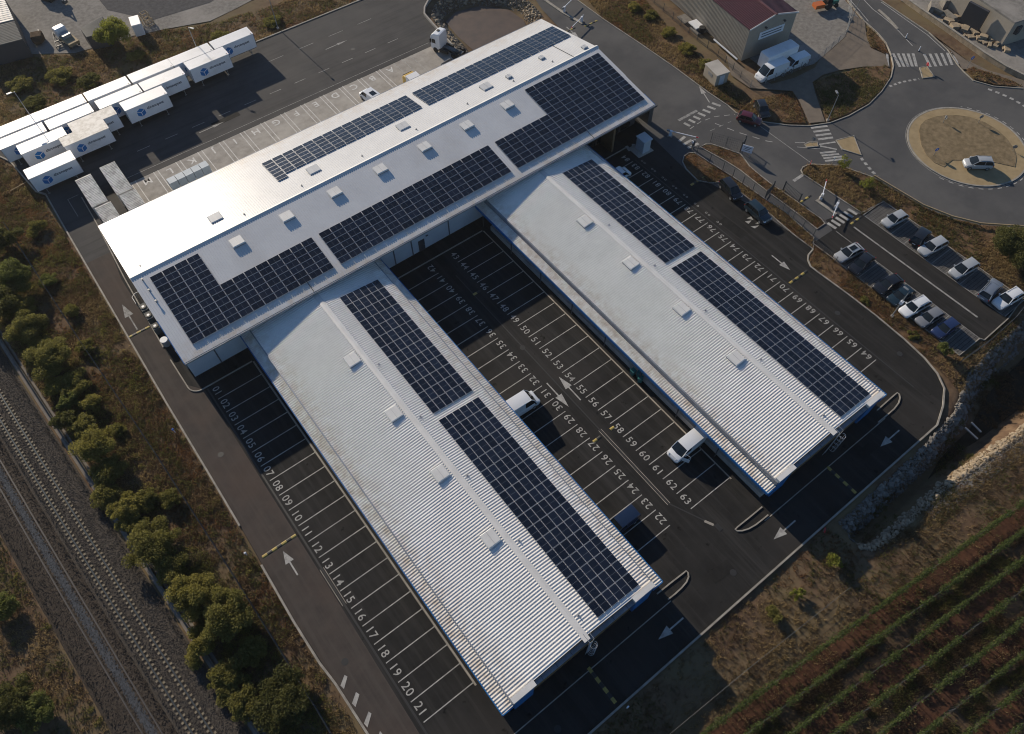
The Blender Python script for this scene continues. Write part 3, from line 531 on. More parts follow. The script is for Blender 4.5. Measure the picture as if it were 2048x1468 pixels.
# --- the two wings
def wing(cx, label, name='wing_hall'):
    t = thing(name, label, 'warehouse', (cx,0,0)); E,GU,Y0,Y1 = 10.8,9.45,-4.75,52.95
    for s_ in (-1,1):
        obj('roof_slope', ribbed(s_*GU,0,4.45,5.35,Y0+.5,Y1),'roof_wing',t)
        obj('canopy_sheet', ribbed(s_*E,s_*(GU+.02),3.22,3.42,Y0+.05,Y1),'roof_wing',t)
        obj('step_wall', MB().box(min(s_*GU,s_*(GU-.14)),max(s_*GU,s_*(GU-.14)),Y0+.1,Y1,3.36,4.40),'flashing',t)
        obj('gutter', MB().box(min(s_*(GU-.02),s_*(GU+.14)),max(s_*(GU-.02),s_*(GU+.14)),Y0+.1,Y1,4.24,4.42),'flashing',t)
        obj('canopy_fascia', MB().box(min(s_*E,s_*(E+.1)),max(s_*E,s_*(E+.1)),Y0,Y1-.1,2.86,3.30),'blue_trim',t)
        obj('wall', MB().box(min(s_*8.9,s_*8.7),max(s_*8.9,s_*8.7),Y0+.6,Y1-.1,0,4.3),'clad_white',t)
        obj('end_fascia', MB().box(min(s_*E,s_*GU),max(s_*E,s_*GU),Y0-.06,Y0+.04,2.86,3.30),'blue_trim',t)
        a,b = sorted((s_*6.6,s_*GU)); obj('end_parapet', MB().box(a,b,Y0-.02,Y0+.58,4.3,4.80),'roof_cap',t)
        a,b = sorted((s_*6.9,s_*9.3)); obj('end_wall_panel', MB().box(a,b,Y0+.02,Y0+.5,0,4.3),'blue_trim',t)
        for k in range(8):
            y = -1.5+6.9*k; 
            obj('dock_door', MB().box(min(s_*8.9,s_*8.98),max(s_*8.9,s_*8.98),y,y+2.6,.9,3.0),'door_dark' if (k%3==1) else 'clad_white',t)
            obj('canopy_post', MB().box(min(s_*10.5,s_*10.62),max(s_*10.5,s_*10.62),y+4.4,y+4.52,0,3.2),'steel_dark',t)
        obj('dock_plinth', MB().box(min(s_*8.9,s_*10.2),max(s_*8.9,s_*10.2),Y0+.6,Y1-3,0,.9),'concrete',t)
    obj('end_wall', MB().add([(-8.8,Y0+.3,0),(8.8,Y0+.3,0),(8.8,Y0+.52,4.35),(0,Y0+.52,5.2),(-8.8,Y0+.52,4.35)],[(0,1,2,3,4)]),'clad_brown',t)
    0 and obj('end_fascia', MB().add([(-6.9,Y0+.14,4.45),(6.9,Y0+.14,4.45),(6.9,Y0+.14,4.65),(0,Y0+.14,5.30),(-6.9,Y0+.14,4.65),(-6.9,Y0+.0,3.9),(6.9,Y0+.0,3.9),(0,Y0+.0,4.55)],[(0,1,2,3,4)][:0]+[(5,6,2,3,4)]),'flashing',t)
    obj('end_ledge', MB().box(-6.6,6.6,Y0+.02,Y0+.49,4.02,4.28),'flashing',t)
    for k in range(-3,4): obj('ledge_seam', MB().box(k*1.9-.02,k*1.9+.02,Y0+.01,Y0+.5,4.28,4.292),'steel_dark',t)
    obj('ridge_cap', MB().add([(-.38,Y0+.05,5.37),(0,Y0+.05,5.45),(.38,Y0+.05,5.37),(-.38,Y1,5.37),(0,Y1,5.45),(.38,Y1,5.37)],[(0,1,4,3),(1,2,5,4),(0,2,1)]),'roof_cap',t)
    for k in (-4.2,3.8): obj('wall_lamp', MB().cbox(k,Y0+.5,3.4,.3,.25,.14),'black',t)
    return t
LW = wing(17.45,'left parallel wing hall with ribbed white roof and a long row of bays'); RW = wing(55.75,'right parallel wing hall with ribbed white roof and a blue canopy edge')
wz = lambda dx: 5.35-abs(dx)*.9/9.45
for cx,nm in ((17.45,'left'),(55.75,'right')):
    for i,y in enumerate((39.0,29.3,19.5,9.85)):
        skylight('skylight','pale roof hatch left of the ridge on the %s wing, %s from the main hall'%(nm,ordn[i]),cx-1.45,y,wz(1.45),1.6,1.75,.33,grp='roof hatches on the wings')
    for i,y in enumerate((36.4,27,17.4,7.8,-2.2)):
        t = thing('roof_anchor','small grey anchor beside the ridge of the %s wing, %s from the main hall'%(nm,ordn[i]),'roof anchor',(cx+.85,y,wz(.85)),0,'wing ridge anchors'); obj('post',MB().tube((0,0,0),(0,0,.32),.06,n=6),'steel',t); obj('plate',MB().cbox(0,0,.05,.34,.34,.04),'frame_alu',t)
    t = thing('caged_ladder','grey caged access ladder on the end wall of the %s wing'%nm,'ladder',(cx+.15,-5.05,0),0,'caged ladders on the wing ends')
    for s_ in (-.24,.24): obj('rail', MB().tube((s_,0,.3),(s_,0,6.1),.03,n=6),'frame_alu',t)
    for k in range(18): obj('rung', MB().tube((-.24,0,.6+.29*k),(.24,0,.6+.29*k),.018,n=5),'frame_alu',t)
    for k in range(5):
        z = 2.4+.85*k; pts = [(.38*math.sin(a),-.38-.36*math.cos(a)+.0,z) for a in np.linspace(-2.3,2.3,10)]; m = MB()
        for p,q in zip(pts,pts[1:]): m.tube(p,q,.025,n=5)
        obj('cage_hoop', m, 'frame_alu', t)
    for a in (-1.4,-.7,0,.7,1.4): obj('cage_bar', MB().tube((.38*math.sin(a),-.38-.36*math.cos(a),2.4),(.38*math.sin(a),-.38-.36*math.cos(a),5.8),.015,n=5),'frame_alu',t)
    for s_ in (-.3,.3):
        m = MB(); m.tube((s_,0,5.3),(s_,0,6.3),.03,n=6); m.tube((s_,0,6.3),(s_,1.0,6.3),.03,n=6); obj('guard_rail',m,'frame_alu',t)
# --- solar arrays: one thing per field, every panel a part
PW,PH = 1.706,.985
def panel_mesh():
    m = MB(); a,b,f = PW/2-.042,PH/2-.024,.022
    m.add([(-a,-b,0),(a,-b,0),(a,b,0),(-a,b,0),(-a,-b,.045),(a,-b,.045),(a,b,.045),(-a,b,.045),(-a+f,-b+f,.045),(a-f,-b+f,.045),(a-f,b-f,.045),(-a+f,b-f,.045)],
          [(0,3,2,1),(0,1,5,4),(1,2,6,5),(2,3,7,6),(3,0,4,7),(4,5,9,8),(5,6,10,9),(6,7,11,10),(7,4,8,11)],0)
    m.add([(-a+f,-b+f,.043),(a-f,-b+f,.043),(a-f,b-f,.043),(-a+f,b-f,.043)],[(0,1,2,3)],1)
    return m.mesh('solar_panel')
PM = panel_mesh(); PM.materials.append(MAT['frame_alu']); PM.materials.append(MAT['pv_glass'])
def array(label, origin, rot, cells):
    """origin: corner on the roof; local x runs along the panels' long side, local y up or across the slope"""
    t = thing('solar_array', label, 'solar panels', origin, 0, 'solar arrays on the depot roofs'); t.rotation_euler = rot
    cols = {}
    for (i,j) in cells:
        o = bpy.data.objects.new('solar_panel', PM); C.objects.link(o); o.parent = t
        o.location = ((i+.5)*PW,(j+.5)*PH,.14); o.rotation_euler = (R(-1.2+random.uniform(-.35,.35)),R(random.uniform(-.25,.25)),0); cols.setdefault(j,[]).append(i)
    for j,cs in cols.items():
        for yy in (.27,.73): obj('mounting_rail', MB().box(min(cs)*PW,(max(cs)+1)*PW,(j+yy)*PH-.02,(j+yy)*PH+.02,.05,.135),'frame_alu',t)
    return t
tilt = math.atan2(ZR-ZE,YR-YF)
grid = lambda i0,i1,j0,j1: [(i,j) for i in range(i0,i1) for j in range(j0,j1)]
array('L-shaped solar field at the left end of the shaded main roof slope',(1.05,52.55,mz(52.55)),(tilt,0,0),grid(0,12,0,6)+grid(0,4,6,12))
array('middle solar field of the shaded main roof slope',(22.52,52.5,mz(52.5)),(tilt,0,0),grid(0,17,0,6))
array('large solar field at the right end of the shaded main roof slope',(52.65,52.45,mz(52.45)),(tilt,0,0),grid(0,15,0,6)+grid(6,15,6,12))
array('left solar field on the sunlit far slope of the main roof',(22.85+15*PW,71.4,mz(71.4)),(-tilt,0,0),[]) if 0 else None
def array_back(label, x0, y0, cells):
    return array(label,(x0,y0,mz(y0)),(-tilt,0,0),cells)
array_back('left solar field on the sunlit far slope of the main roof',22.85,71.4,grid(0,15,0,5)+[(0,-1)])
array_back('right solar field on the sunlit far slope of the main roof',49.45,71.25,grid(0,17,0,5))
wt = math.atan2(.9,9.45)
for cx,nm in ((17.45,'left'),(55.75,'right')):
    # panels lie with their long side along the wing: local x -> world -y
    for y1,n,wh in ((48.6,13,'near the main hall'),(25.35,17,'towards the free end')):
        rot = (Matrix.Rotation(wt,3,'Y') @ Matrix.Rotation(R(-90),3,'Z')).to_euler()
        # local y -> world +x after a -90 turn
        array('solar field on the right slope of the %s wing %s'%(nm,wh),(cx+2.25,y1,wz(2.25)),rot,grid(0,n,0,6))
# ---------------------------------------------------------------- railway
YS = np.arange(-30,100,2.0)
def strip(name, off0, off1, z, m, label, crown=0):
    mb = MB(); vs = []; fs = []
    for y in YS: x = trackA(y); vs += [(x+off0,y,z[0]),(x+off0+.7*np.sign(off1-off0),y,z[1]),(x+off1-.7*np.sign(off1-off0),y,z[1]),(x+off1,y,z[0])]
    for i in range(len(YS)-1):
        for k in range(3): fs.append((4*i+k,4*i+k+1,4*i+5+k,4*i+4+k))
    mb.add(vs,fs); return tag(obj(name,mb,m,smooth=True),label,kind='structure')
strip('ballast_bed',-2.05,3.5,(-.12,.10),'ballast','grey crushed stone bed under the near railway track')
strip('ballast_bed',-6.9,-1.7,(-.13,.08),'ballast_brown','brown crushed stone bed under the far railway track')
strip('ballast_bed',-4.45,-3.05,(.06,.125),'ballast_blue','blue grey fresh stone between the rails of the far track')
strip('service_path',3.75,4.75,(-.10,-.06),'path','narrow sandy service path beside the railway')
# loose ballast stones for relief
def scatter_stones(name, n, xs, m, zc, smin, smax, label):
    y = RNG.uniform(-12,90,n); x = trackA(y)+RNG.uniform(xs[0],xs[1],n); s = RNG.uniform(smin,smax,n)
    base = np.array([(1,0,0),(-1,0,0),(0,1,0),(0,-1,0),(0,0,.8),(0,0,-.3)],float); F = np.array([(0,2,4),(2,1,4),(1,3,4),(3,0,4)])
    V = base[None]*s[:,None,None]*RNG.uniform(.6,1.3,(n,1,3)); a = RNG.uniform(0,6.28,n); ca,sa = np.cos(a)[:,None],np.sin(a)[:,None]
    V = np.stack([V[:,:,0]*ca-V[:,:,1]*sa, V[:,:,0]*sa+V[:,:,1]*ca, V[:,:,2]],2); V[:,:,0]+=x[:,None]; V[:,:,1]+=y[:,None]; V[:,:,2]+=zc
    F = (F[None]+(np.arange(n)*6)[:,None,None]).reshape(-1,3); return tag(link(name,npmesh(name,V.reshape(-1,3),F),m),label,kind='stuff')
scatter_stones('ballast_stones',26000,(-1.6,3.3),'ballast',.10,.05,.11,'loose grey ballast stones around the near track')
scatter_stones('ballast_stones',14000,(-6.6,-1.9),'ballast_brown',.08,.05,.11,'loose brown ballast stones around the far track')
for nm,off,sm,rm,lab in (('near',0,'sleeper','rail_blue','railway track with pale concrete twin-block sleepers nearest the depot'),('far',-3.75,'sleeper_dark','rail','railway track with dark buried sleepers farther from the depot')):
    t = thing('railway_track', lab, 'railway track')
    for s_ in (-.752,.752):
        m = MB(); P = [(trackA(y)+off+s_,y) for y in YS]
        m.ribbon(P,.15,.12,.14); m.ribbon(P,.03,.14,.23); m.ribbon(P,.10,.23,.28); obj('rail',m,rm,t)
    tw = MB()
    if nm == 'near':
        pr = [(-1.16,.0)]
        for c_0 in (-.992,-.512,.512,.992): pr += [(c_0-.12,.085),(c_0-.12,.17),(c_0+.12,.17),(c_0+.12,.085)]
        pr += [(1.16,.0)]; n_ = len(pr); tw.add([(a,-.12,b) for a,b in pr]+[(a,.12,b) for a,b in pr],[tuple(range(n_)),tuple(range(2*n_-1,n_-1,-1))]+[(i,i+n_,(i+1)%n_+n_,(i+1)%n_) for i in range(n_)])
    else: tw.box(-1.2,1.2,-.11,.11,0,.092)
    me = tw.mesh('sleeper')
    y = -12.
    while y < 88: link('sleeper',me,sm,t,(trackA(y)+off,y,0),(0,0,-math.atan(-.0958+.00024*y))); y += .60
# ---------------------------------------------------------------- vegetation helpers
def leaf_cloud(cen, n, size, flat=.35):
    """n leaf quads around the given centres"""
    n = len(cen); s = RNG.uniform(size*.6,size*1.4,n); u = RNG.normal(size=(n,3)); u /= np.linalg.norm(u,axis=1)[:,None]; v = RNG.normal(size=(n,3)); v -= (v*u).sum(1)[:,None]*u; v /= np.linalg.norm(v,axis=1)[:,None]
    a = u*s[:,None]; b = v*(s*.62)[:,None]
    V = np.stack([cen-a, cen-b*.9, cen+a, cen+b*.9],1).reshape(-1,3); F = np.arange(4*n).reshape(-1,4); return V,F
def crown_points(n, rx, ry, rz, zc, lobes, seed):
    r = np.random.default_rng(seed); L = r.normal(size=(lobes,3)); L /= np.linalg.norm(L,axis=1)[:,None]; L *= r.uniform(.25,.86,(lobes,1)); L[:,2] = np.abs(L[:,2])*1.05-.3; R_ = r.uniform(.16,.36,lobes)
    k = r.choice(lobes,n,p=R_**2/np.sum(R_**2)); d = r.normal(size=(n,3)); d /= np.linalg.norm(d,axis=1)[:,None]; rad = R_[k]*r.random(n)**.35
    P = L[k]+d*rad[:,None]; return P*np.array([rx,ry,rz])+np.array([0,0,zc]), k
def tree(px, py, r, h, mat, label, zc=None, n=None, lobes=14, seed=0, name='shrub_tree', cat='tree', group=None, leaf=.10, loc=None):
    zc = h*.58 if zc is None else zc
    x,y = loc if loc else G(px,py,zc*.9); t = thing(name,label,cat,(x,y,-.15),random.uniform(0,6.28),group); n = n or int(2300*r*r)+900; lobes = lobes*3
    P,k = crown_points(n,r*1.12,r*1.12,h*.52,zc,lobes,seed+11); V,F = leaf_cloud(P,n,leaf)
    tin = np.repeat(np.clip(np.random.default_rng(seed).random(lobes)[k]*.5+RNG.random(n)*.55,0,1),4)
    link('crown',npmesh('crown',V,F,tin),mat,t)
    m = MB(); m.tube((0,0,0),(.05,.03,h*.45),.05*h**.5*.9,.03*h**.5,n=7)
    rr = random.Random(seed)
    for q in range(6): a = q*1.05+rr.random(); z0 = h*rr.uniform(.15,.4); m.tube((.03,.02,z0),(math.cos(a)*r*.6,math.sin(a)*r*.6,z0+h*rr.uniform(.2,.4)),.045,.015,n=5)
    obj('trunk',m,'bark',t); return t
TG = 'shrubs along the railway bank'
tree(28,552,2.9,4.2,'leaf_green','bright green bushy tree at the left edge level with the hall roof',seed=1,group=TG); tree(-20,600,3.2,4.6,'leaf_dark','dark tree cut by the left edge of the picture',seed=2,group=TG)
tree(54,655,2.8,3.6,'leaf_olive','olive shrub second of the row along the railway, below the bright green tree',seed=3,group=TG); tree(98,716,3.0,3.6,'leaf_olive','wide olive shrub beside the lane bend mark, third of the row',seed=4,group=TG)
tree(134,800,1.4,2.0,'leaf_green','small green bush left of the pair near the service path',seed=5,group=TG); tree(180,806,1.4,2.0,'leaf_yellow','small yellow green bush right of the pair near the service path',seed=6,group=TG)
tree(125,838,1.5,1.9,'leaf_dark','low dark bush below the small green pair',seed=7,group=TG); tree(190,888,2.7,3.6,'leaf_yellow','yellow green round shrub midway down the railway bank',seed=8,group=TG)
tree(205,985,1.8,1.8,'leaf_olive','low olive shrub touching the service path',seed=9,group=TG); tree(340,995,1.3,1.6,'leaf_olive','little olive bush near the lane kerb',seed=10,group=TG)
tree(303,1084,3.0,3.4,'leaf_olive','broad olive shrub above the large one at lower left',seed=12,group=TG); tree(385,1190,2.6,3.6,'leaf_yellow','yellowish left half of the big shrub clump at lower left',seed=13,group=TG); tree(450,1225,3.0,4.2,'leaf_olive','largest olive shrub of the lower left bank, right half of the clump',seed=14,group=TG)
tree(455,1360,2.0,1.6,'leaf_olive','low scrub patch at the bottom of the railway bank',seed=15,group=TG); tree(560,1400,3.0,2.2,'leaf_dark','dark wide thicket at the bottom edge left of the chevrons',seed=16,group=TG); tree(500,1300,1.6,1.4,'leaf_olive','small scrub bush above the dark thicket',seed=17,group=TG)
tree(5,1215,1.6,2.2,'leaf_green','green bush at the left edge beyond the rails',seed=18,group=TG); tree(15,1405,2.6,3.0,'leaf_dark','dark green bush in the bottom left corner',seed=19,group=TG); tree(70,1425,2.0,2.4,'leaf_green','green bush right of the corner bush beyond the rails',seed=20,group=TG)
tree(5,478,2.6,3.0,'leaf_dark','dark scrub tree at the left edge above the bright green tree',seed=21,group=TG); tree(70,455,1.6,1.4,'leaf_olive','low olive scrub beside the top of the lane',seed=22,group=TG); tree(95,560,1.3,1.2,'leaf_green','small green weed bush between the lane and the bright tree',seed=23,group=TG)
tree(140,620,1.2,1.2,'leaf_olive','weed bush beside the lane arrow',seed=24,group=TG); tree(172,690,1.3,1.3,'leaf_olive','weed bush below the lane arrow',seed=25,group=TG); tree(235,860,1.0,1.0,'leaf_olive','tiny scrub right of the round yellow shrub',seed=26,group=TG)
for i,(px,py,r,h,m) in enumerate(((40,610,2.0,2.4,'leaf_olive'),(78,690,1.8,2.2,'leaf_yellow'),(150,765,1.9,2.2,'leaf_olive'),(165,850,1.7,1.8,'leaf_olive'),(215,940,2.0,2.2,'leaf_olive'),(248,1020,2.0,2.3,'leaf_yellow'),(262,1050,1.6,1.8,'leaf_olive'),(340,1140,2.0,2.4,'leaf_olive'),(400,1290,1.9,1.9,'leaf_yellow'),(485,1410,1.8,1.8,'leaf_olive'),(110,770,1.6,1.8,'leaf_yellow'),(290,1000,1.5,1.6,'leaf_olive'))):
    tree(px,py,r,h,m,'low %s shrub filling the belt beside the service path, %s added gap from the top'.replace('added gap','one') % ('yellowish' if m=='leaf_yellow' else 'olive',(ordn+['eighth','ninth','tenth','eleventh','twelfth'])[i]),seed=300+i,group=TG)
tree(226,62,3.3,5.4,'leaf_young','lone yellow green tree beside the grey lean-to at top left',seed=30,n=16000,leaf=.12)
tree(2035,492,3.6,4.0,'leaf_dark','dark round tree at the right edge below the roundabout',seed=31,n=22000)
for i,(px,py,r,h,m,l) in enumerate(((1690,325,1.1,3.0,'leaf_young','slender young tree by the crossing left of the roundabout'),(1735,366,1.2,2.6,'leaf_young','young pale tree above the car park corner'),(1890,697,1.0,2.4,'leaf_green','young green tree by the bottom of the car park'),
      (1665,1122,1.1,1.8,'leaf_young','yellow young bush nearest the ditch below the right wing'),(1597,1188,.8,1.4,'leaf_young','small yellow bush left of the ditch end'),(1548,1228,1.1,1.0,'leaf_olive','low grey green bush above the vineyard'),(1731,600,.8,.7,'leaf_olive','low shrub on the verge behind the dark parked cars'),(1828,670,.8,.7,'leaf_olive','low shrub on the verge behind the grey parked car'))):
    tree(px,py,r,h,m,l,seed=40+i,n=900 if m=='leaf_young' else 1800,lobes=5,name='young_tree',leaf=.09)
for i,(px,py,r,h,m) in enumerate(((120,150,2.4,1.6,'leaf_olive'),(70,205,2.2,1.5,'leaf_dark'),(180,160,2.0,1.4,'leaf_dark'),(40,165,2.2,1.5,'leaf_olive'),(270,110,1.6,1.2,'leaf_olive'),(1300,30,1.5,1.2,'leaf_olive'),(1338,62,1.5,1.2,'leaf_yellow'),(1375,95,1.5,1.3,'leaf_yellow'),(1412,128,1.5,1.3,'leaf_olive'),(1268,12,1.4,1.2,'leaf_yellow'),(545,40,1.8,1.0,'leaf_olive'),(440,70,1.8,1.0,'leaf_olive'))):
    top = px < 600
    tree(px,py,r,h,m,('low scrub thicket behind the white boxes, number %s from the left' if top else 'tall dry bush on the bank left of the beige warehouse, %s along')%(ordn[i] if i<7 else ['eighth','ninth','tenth','eleventh','twelfth'][i-7]),seed=60+i,name='scrub',cat='bush',lobes=14,group='scrub behind the boxes' if top else 'bank scrub by the warehouse fence')
# ---------------------------------------------------------------- grass and ground cover (uncountable)
def tufts(name, P, Z, mat, label, hmin, hmax, blades=5, spread=.12):
    n = len(P); B = blades; c = np.repeat(np.column_stack([P,Z]),B,0); N = n*B
    c[:,:2] += RNG.normal(0,spread,(N,2)); a = RNG.uniform(0,6.28,N); h = RNG.uniform(hmin,hmax,N)*np.repeat(RNG.uniform(.6,1.3,n),B); wd = RNG.uniform(.025,.06,N)
    lean = RNG.uniform(.2,.9,N)*h; la = RNG.uniform(0,6.28,N)
    dx,dy = np.cos(a)*wd,np.sin(a)*wd
    V = np.stack([c+np.column_stack([dx,dy,0*dx]), c-np.column_stack([dx,dy,0*dx]), c+np.column_stack([np.cos(la)*lean,np.sin(la)*lean,h])],1).reshape(-1,3)
    F = np.arange(3*N).reshape(-1,3); tin = np.repeat(np.repeat(RNG.random(n),B)*.6+RNG.random(N)*.4,3)
    return tag(link(name,npmesh(name,V,F,tin),mat),label,kind='stuff')
PAV = [SITE, GP(ROAD_PX), PARK]
def free(x, y, allow=()):
    m = np.ones(x.shape,bool)
    for p in PAV: m &= ~inside(x,y,p)
    m &= ~((x < trackA(y)+4.9) & (x > trackA(y)-7.1)); return m
def scatter(poly, dens, seed):
    xs = [p[0] for p in poly]; ys = [p[1] for p in poly]; A = (max(xs)-min(xs))*(max(ys)-min(ys)); n = int(A*dens); r = np.random.default_rng(seed)
    x = r.uniform(min(xs),max(xs),n); y = r.uniform(min(ys),max(ys),n); k = inside(x,y,poly); return x[k],y[k]
BANK = [(-16.5,-16),(-5.9,-16),(-5.9,99),(-7.5,108),(-9.8,116),(-40,116),(-30,60),(-18,40)]
FARBANK = [(-48,-30),(-23,-30),(-24,15),(-27,40),(-33,75),(-60,75)]
SOUTH = [(0,-45),(110,-45),(110,-18),(78,-19),(50,-17),(49,-11.5),(-6,-11.5)]
NORTH = [(-12,114.3),(92,114.3),(92,126),(48,122.5),(36,124.4),(27,128),(21,129.5),(11,131),(4,136),(-12,139)]
EAST = [(77,-12),(98,-8.4),(98,-6.6),(82,-7),(77.5,-8.5)]
DITCHB = [(60,-19.5),(70,-20),(90,-22.5),(110,-25),(110,-20.5),(90,-19.4),(78,-18.2),(64,-16.8),(51,-16.7)]
pts = {'straw':[], 'brown':[], 'olive':[], 'rust':[]}
def fill(poly, dens, seed, wts, zf=None, chk=True):
    x,y = scatter(poly,dens,seed)
    if chk: k = free(x,y); x,y = x[k],y[k]
    nz = vnoise(x,y,4.5,seed+50)*.6+vnoise(x,y,1.6,seed+51)*.4; r = np.random.default_rng(seed+9).random(len(x)); keep = r < np.clip((nz-.16)*2.6,.12,1); x,y,nz = x[keep],y[keep],nz[keep]
    z = ground_h(x,y)-.02 if zf is None else np.full(x.shape,zf)
    q = np.clip(vnoise(x,y,6,seed+70)*.55+vnoise(x,y,2.2,seed+71)*.45+RNG.normal(0,.07,len(x)),0,.999); q = (np.argsort(np.argsort(q))+.5)/max(len(q),1); e = np.cumsum(wts)/sum(wts)
    for i,kk in enumerate(('straw','brown','olive','rust')):
        lo = e[i-1] if i else 0; s_ = (q>=lo)&(q<e[i]); pts[kk].append((x[s_],y[s_],z[s_]))
fill(BANK,46,1,(.18,.38,.24,.20)); fill(FARBANK,20,2,(.3,.3,.3,.1)); fill(SOUTH,22,3,(.24,.40,.24,.12)); fill(NORTH,24,4,(.18,.42,.28,.12)); fill(EAST,24,5,(.3,.4,.2,.1)); fill(DITCHB,26,6,(.5,.25,.2,.05))
for i,p in enumerate(VERGES):
    wts = (.26,.28,.10,.36)
    if i == 2: wts = (.40,.25,.30,.05)
    if i == 4: wts = (.05,.12,.80,.03)
    if i == len(VERGES)-1: wts = (.35,.3,.25,.10)
    fill(p,26,20+i,wts,.04,False)
for kk,mat,hm,hx,lab in (('straw','grass_straw',.12,.42,'pale straw coloured dry grass tufts'),('brown','grass_brown',.10,.34,'brown withered weeds'),('olive','grass_olive',.12,.40,'olive green low weeds'),('rust','grass_rust',.08,.26,'rust coloured dry ground cover')):
    x = np.concatenate([a[0] for a in pts[kk]]); y = np.concatenate([a[1] for a in pts[kk]]); z = np.concatenate([a[2] for a in pts[kk]])
    tufts(kk+'_grass' if kk!='rust' else 'rust_weeds',np.column_stack([x,y]),z,mat,lab,hm,hx)
# low scrub clumps that cannot be told apart
def scrub(name, poly, n, mat, label, rmin, rmax, seed, per=70):
    x,y = scatter(poly,n/40.,seed); k = free(x,y); x,y = x[k],y[k]; k = vnoise(x,y,5,seed+3)>.45; x,y = x[k],y[k]; r = np.random.default_rng(seed); q = r.permutation(len(x))[:n]; x,y = x[q],y[q]; n = len(x)
    rad = r.uniform(rmin,rmax,n); d = r.normal(size=(n*per,3)); d /= np.linalg.norm(d,axis=1)[:,None]; d *= (r.random(n*per)**.4)[:,None]*np.repeat(rad,per)[:,None]; d[:,2] = np.abs(d[:,2])*.7
    P = d+np.repeat(np.column_stack([x,y,ground_h(x,y)]),per,0); V,F = leaf_cloud(P,n*per,.075); return tag(link(name,npmesh(name,V,F,np.repeat(np.clip(np.repeat(r.random(n),per)*.6+r.random(n*per)*.4,0,1),4)),mat),label,kind='stuff')
scrub('low_scrub',[(trackA(-16)+5.2,-16),(trackA(-16)+9.5,-16),(trackA(40)+9.5,40),(trackA(98)+9.5,98),(trackA(98)+5.2,98),(trackA(40)+5.2,40)],520,'leaf_olive','continuous olive scrub belt beside the service path',.4,1.2,211,90)
scrub('low_scrub',[(trackA(-16)+5.2,-16),(trackA(-16)+10,-16),(trackA(40)+10,40),(trackA(98)+10,98),(trackA(98)+5.2,98),(trackA(40)+5.2,40)],260,'grass_olive','dry olive scrub belt beside the service path',.4,1.1,212,90)
scrub('low_scrub',BANK,430,'leaf_olive','low olive scrub covering the railway bank',.3,.9,201); scrub('low_scrub',BANK,850,'grass_brown','low brown withered scrub on the railway bank',.25,.7,202); scrub('low_scrub',BANK,160,'leaf_dark','low dark scrub on the railway bank',.4,1.1,205)
scrub('low_scrub',NORTH,260,'grass_brown','low brown scrub behind the white boxes',.3,.8,203); scrub('low_scrub',NORTH,170,'leaf_dark','low dark scrub behind the white boxes',.4,1.0,206); scrub('low_scrub',SOUTH[:3]+[(110,-18),(78,-19),(50,-17),(49,-11.5),(-6,-11.5)],160,'grass_brown','low brown scrub between the kerb and the vineyard',.2,.6,204) if 0 else None
scrub('low_scrub',FARBANK,160,'leaf_olive','low olive scrub beyond the far railway track',.3,.9,207); scrub('low_scrub',V6,150,'grass_straw','dry straw scrub on the bank by the warehouse fence',.3,.7,208)
# ---------------------------------------------------------------- vineyard
for i in range(-1,10):
    if i >= 0:
        x0,x1 = 10,100; m = MB(); ya = lambda x: vine_y(i,x)
        m.add([(x0,vine_y(i,x0)-.1,-.09),(x1,vine_y(i,x1)-.1,-.09),(x1,vine_y(i+1,x1)+.1,-.09),(x0,vine_y(i+1,x0)+.1,-.09)],[(0,3,2,1)])
        tag(obj('vineyard_soil',m,'soil_red' if i%2==0 else 'soil_pale'),'%s earth strip between vine rows'%('red' if i%2==0 else 'weedy brown'),kind='structure')
ppx = {'straw':[], 'olive':[]}
for i in range(1,9,2):
    n = 9000; x = RNG.uniform(16,90,n); y = vine_y(i,x)-RNG.uniform(.35,1.95,n); k = vnoise(x,y,1.5,90+i)>.42; s_ = vnoise(x,y,2.0,95)>.5
    ppx['straw'].append((x[k&s_],y[k&s_])); ppx['olive'].append((x[k&~s_],y[k&~s_]))
for kk,mt in (('straw','grass_brown'),('olive','grass_olive')):
    x = np.concatenate([a[0] for a in ppx[kk]]); y = np.concatenate([a[1] for a in ppx[kk]]); tufts('vineyard_weeds',np.column_stack([x,y]),np.full(x.shape,-.1),mt,'weeds growing in the alleys between vine rows',.08,.3,4)
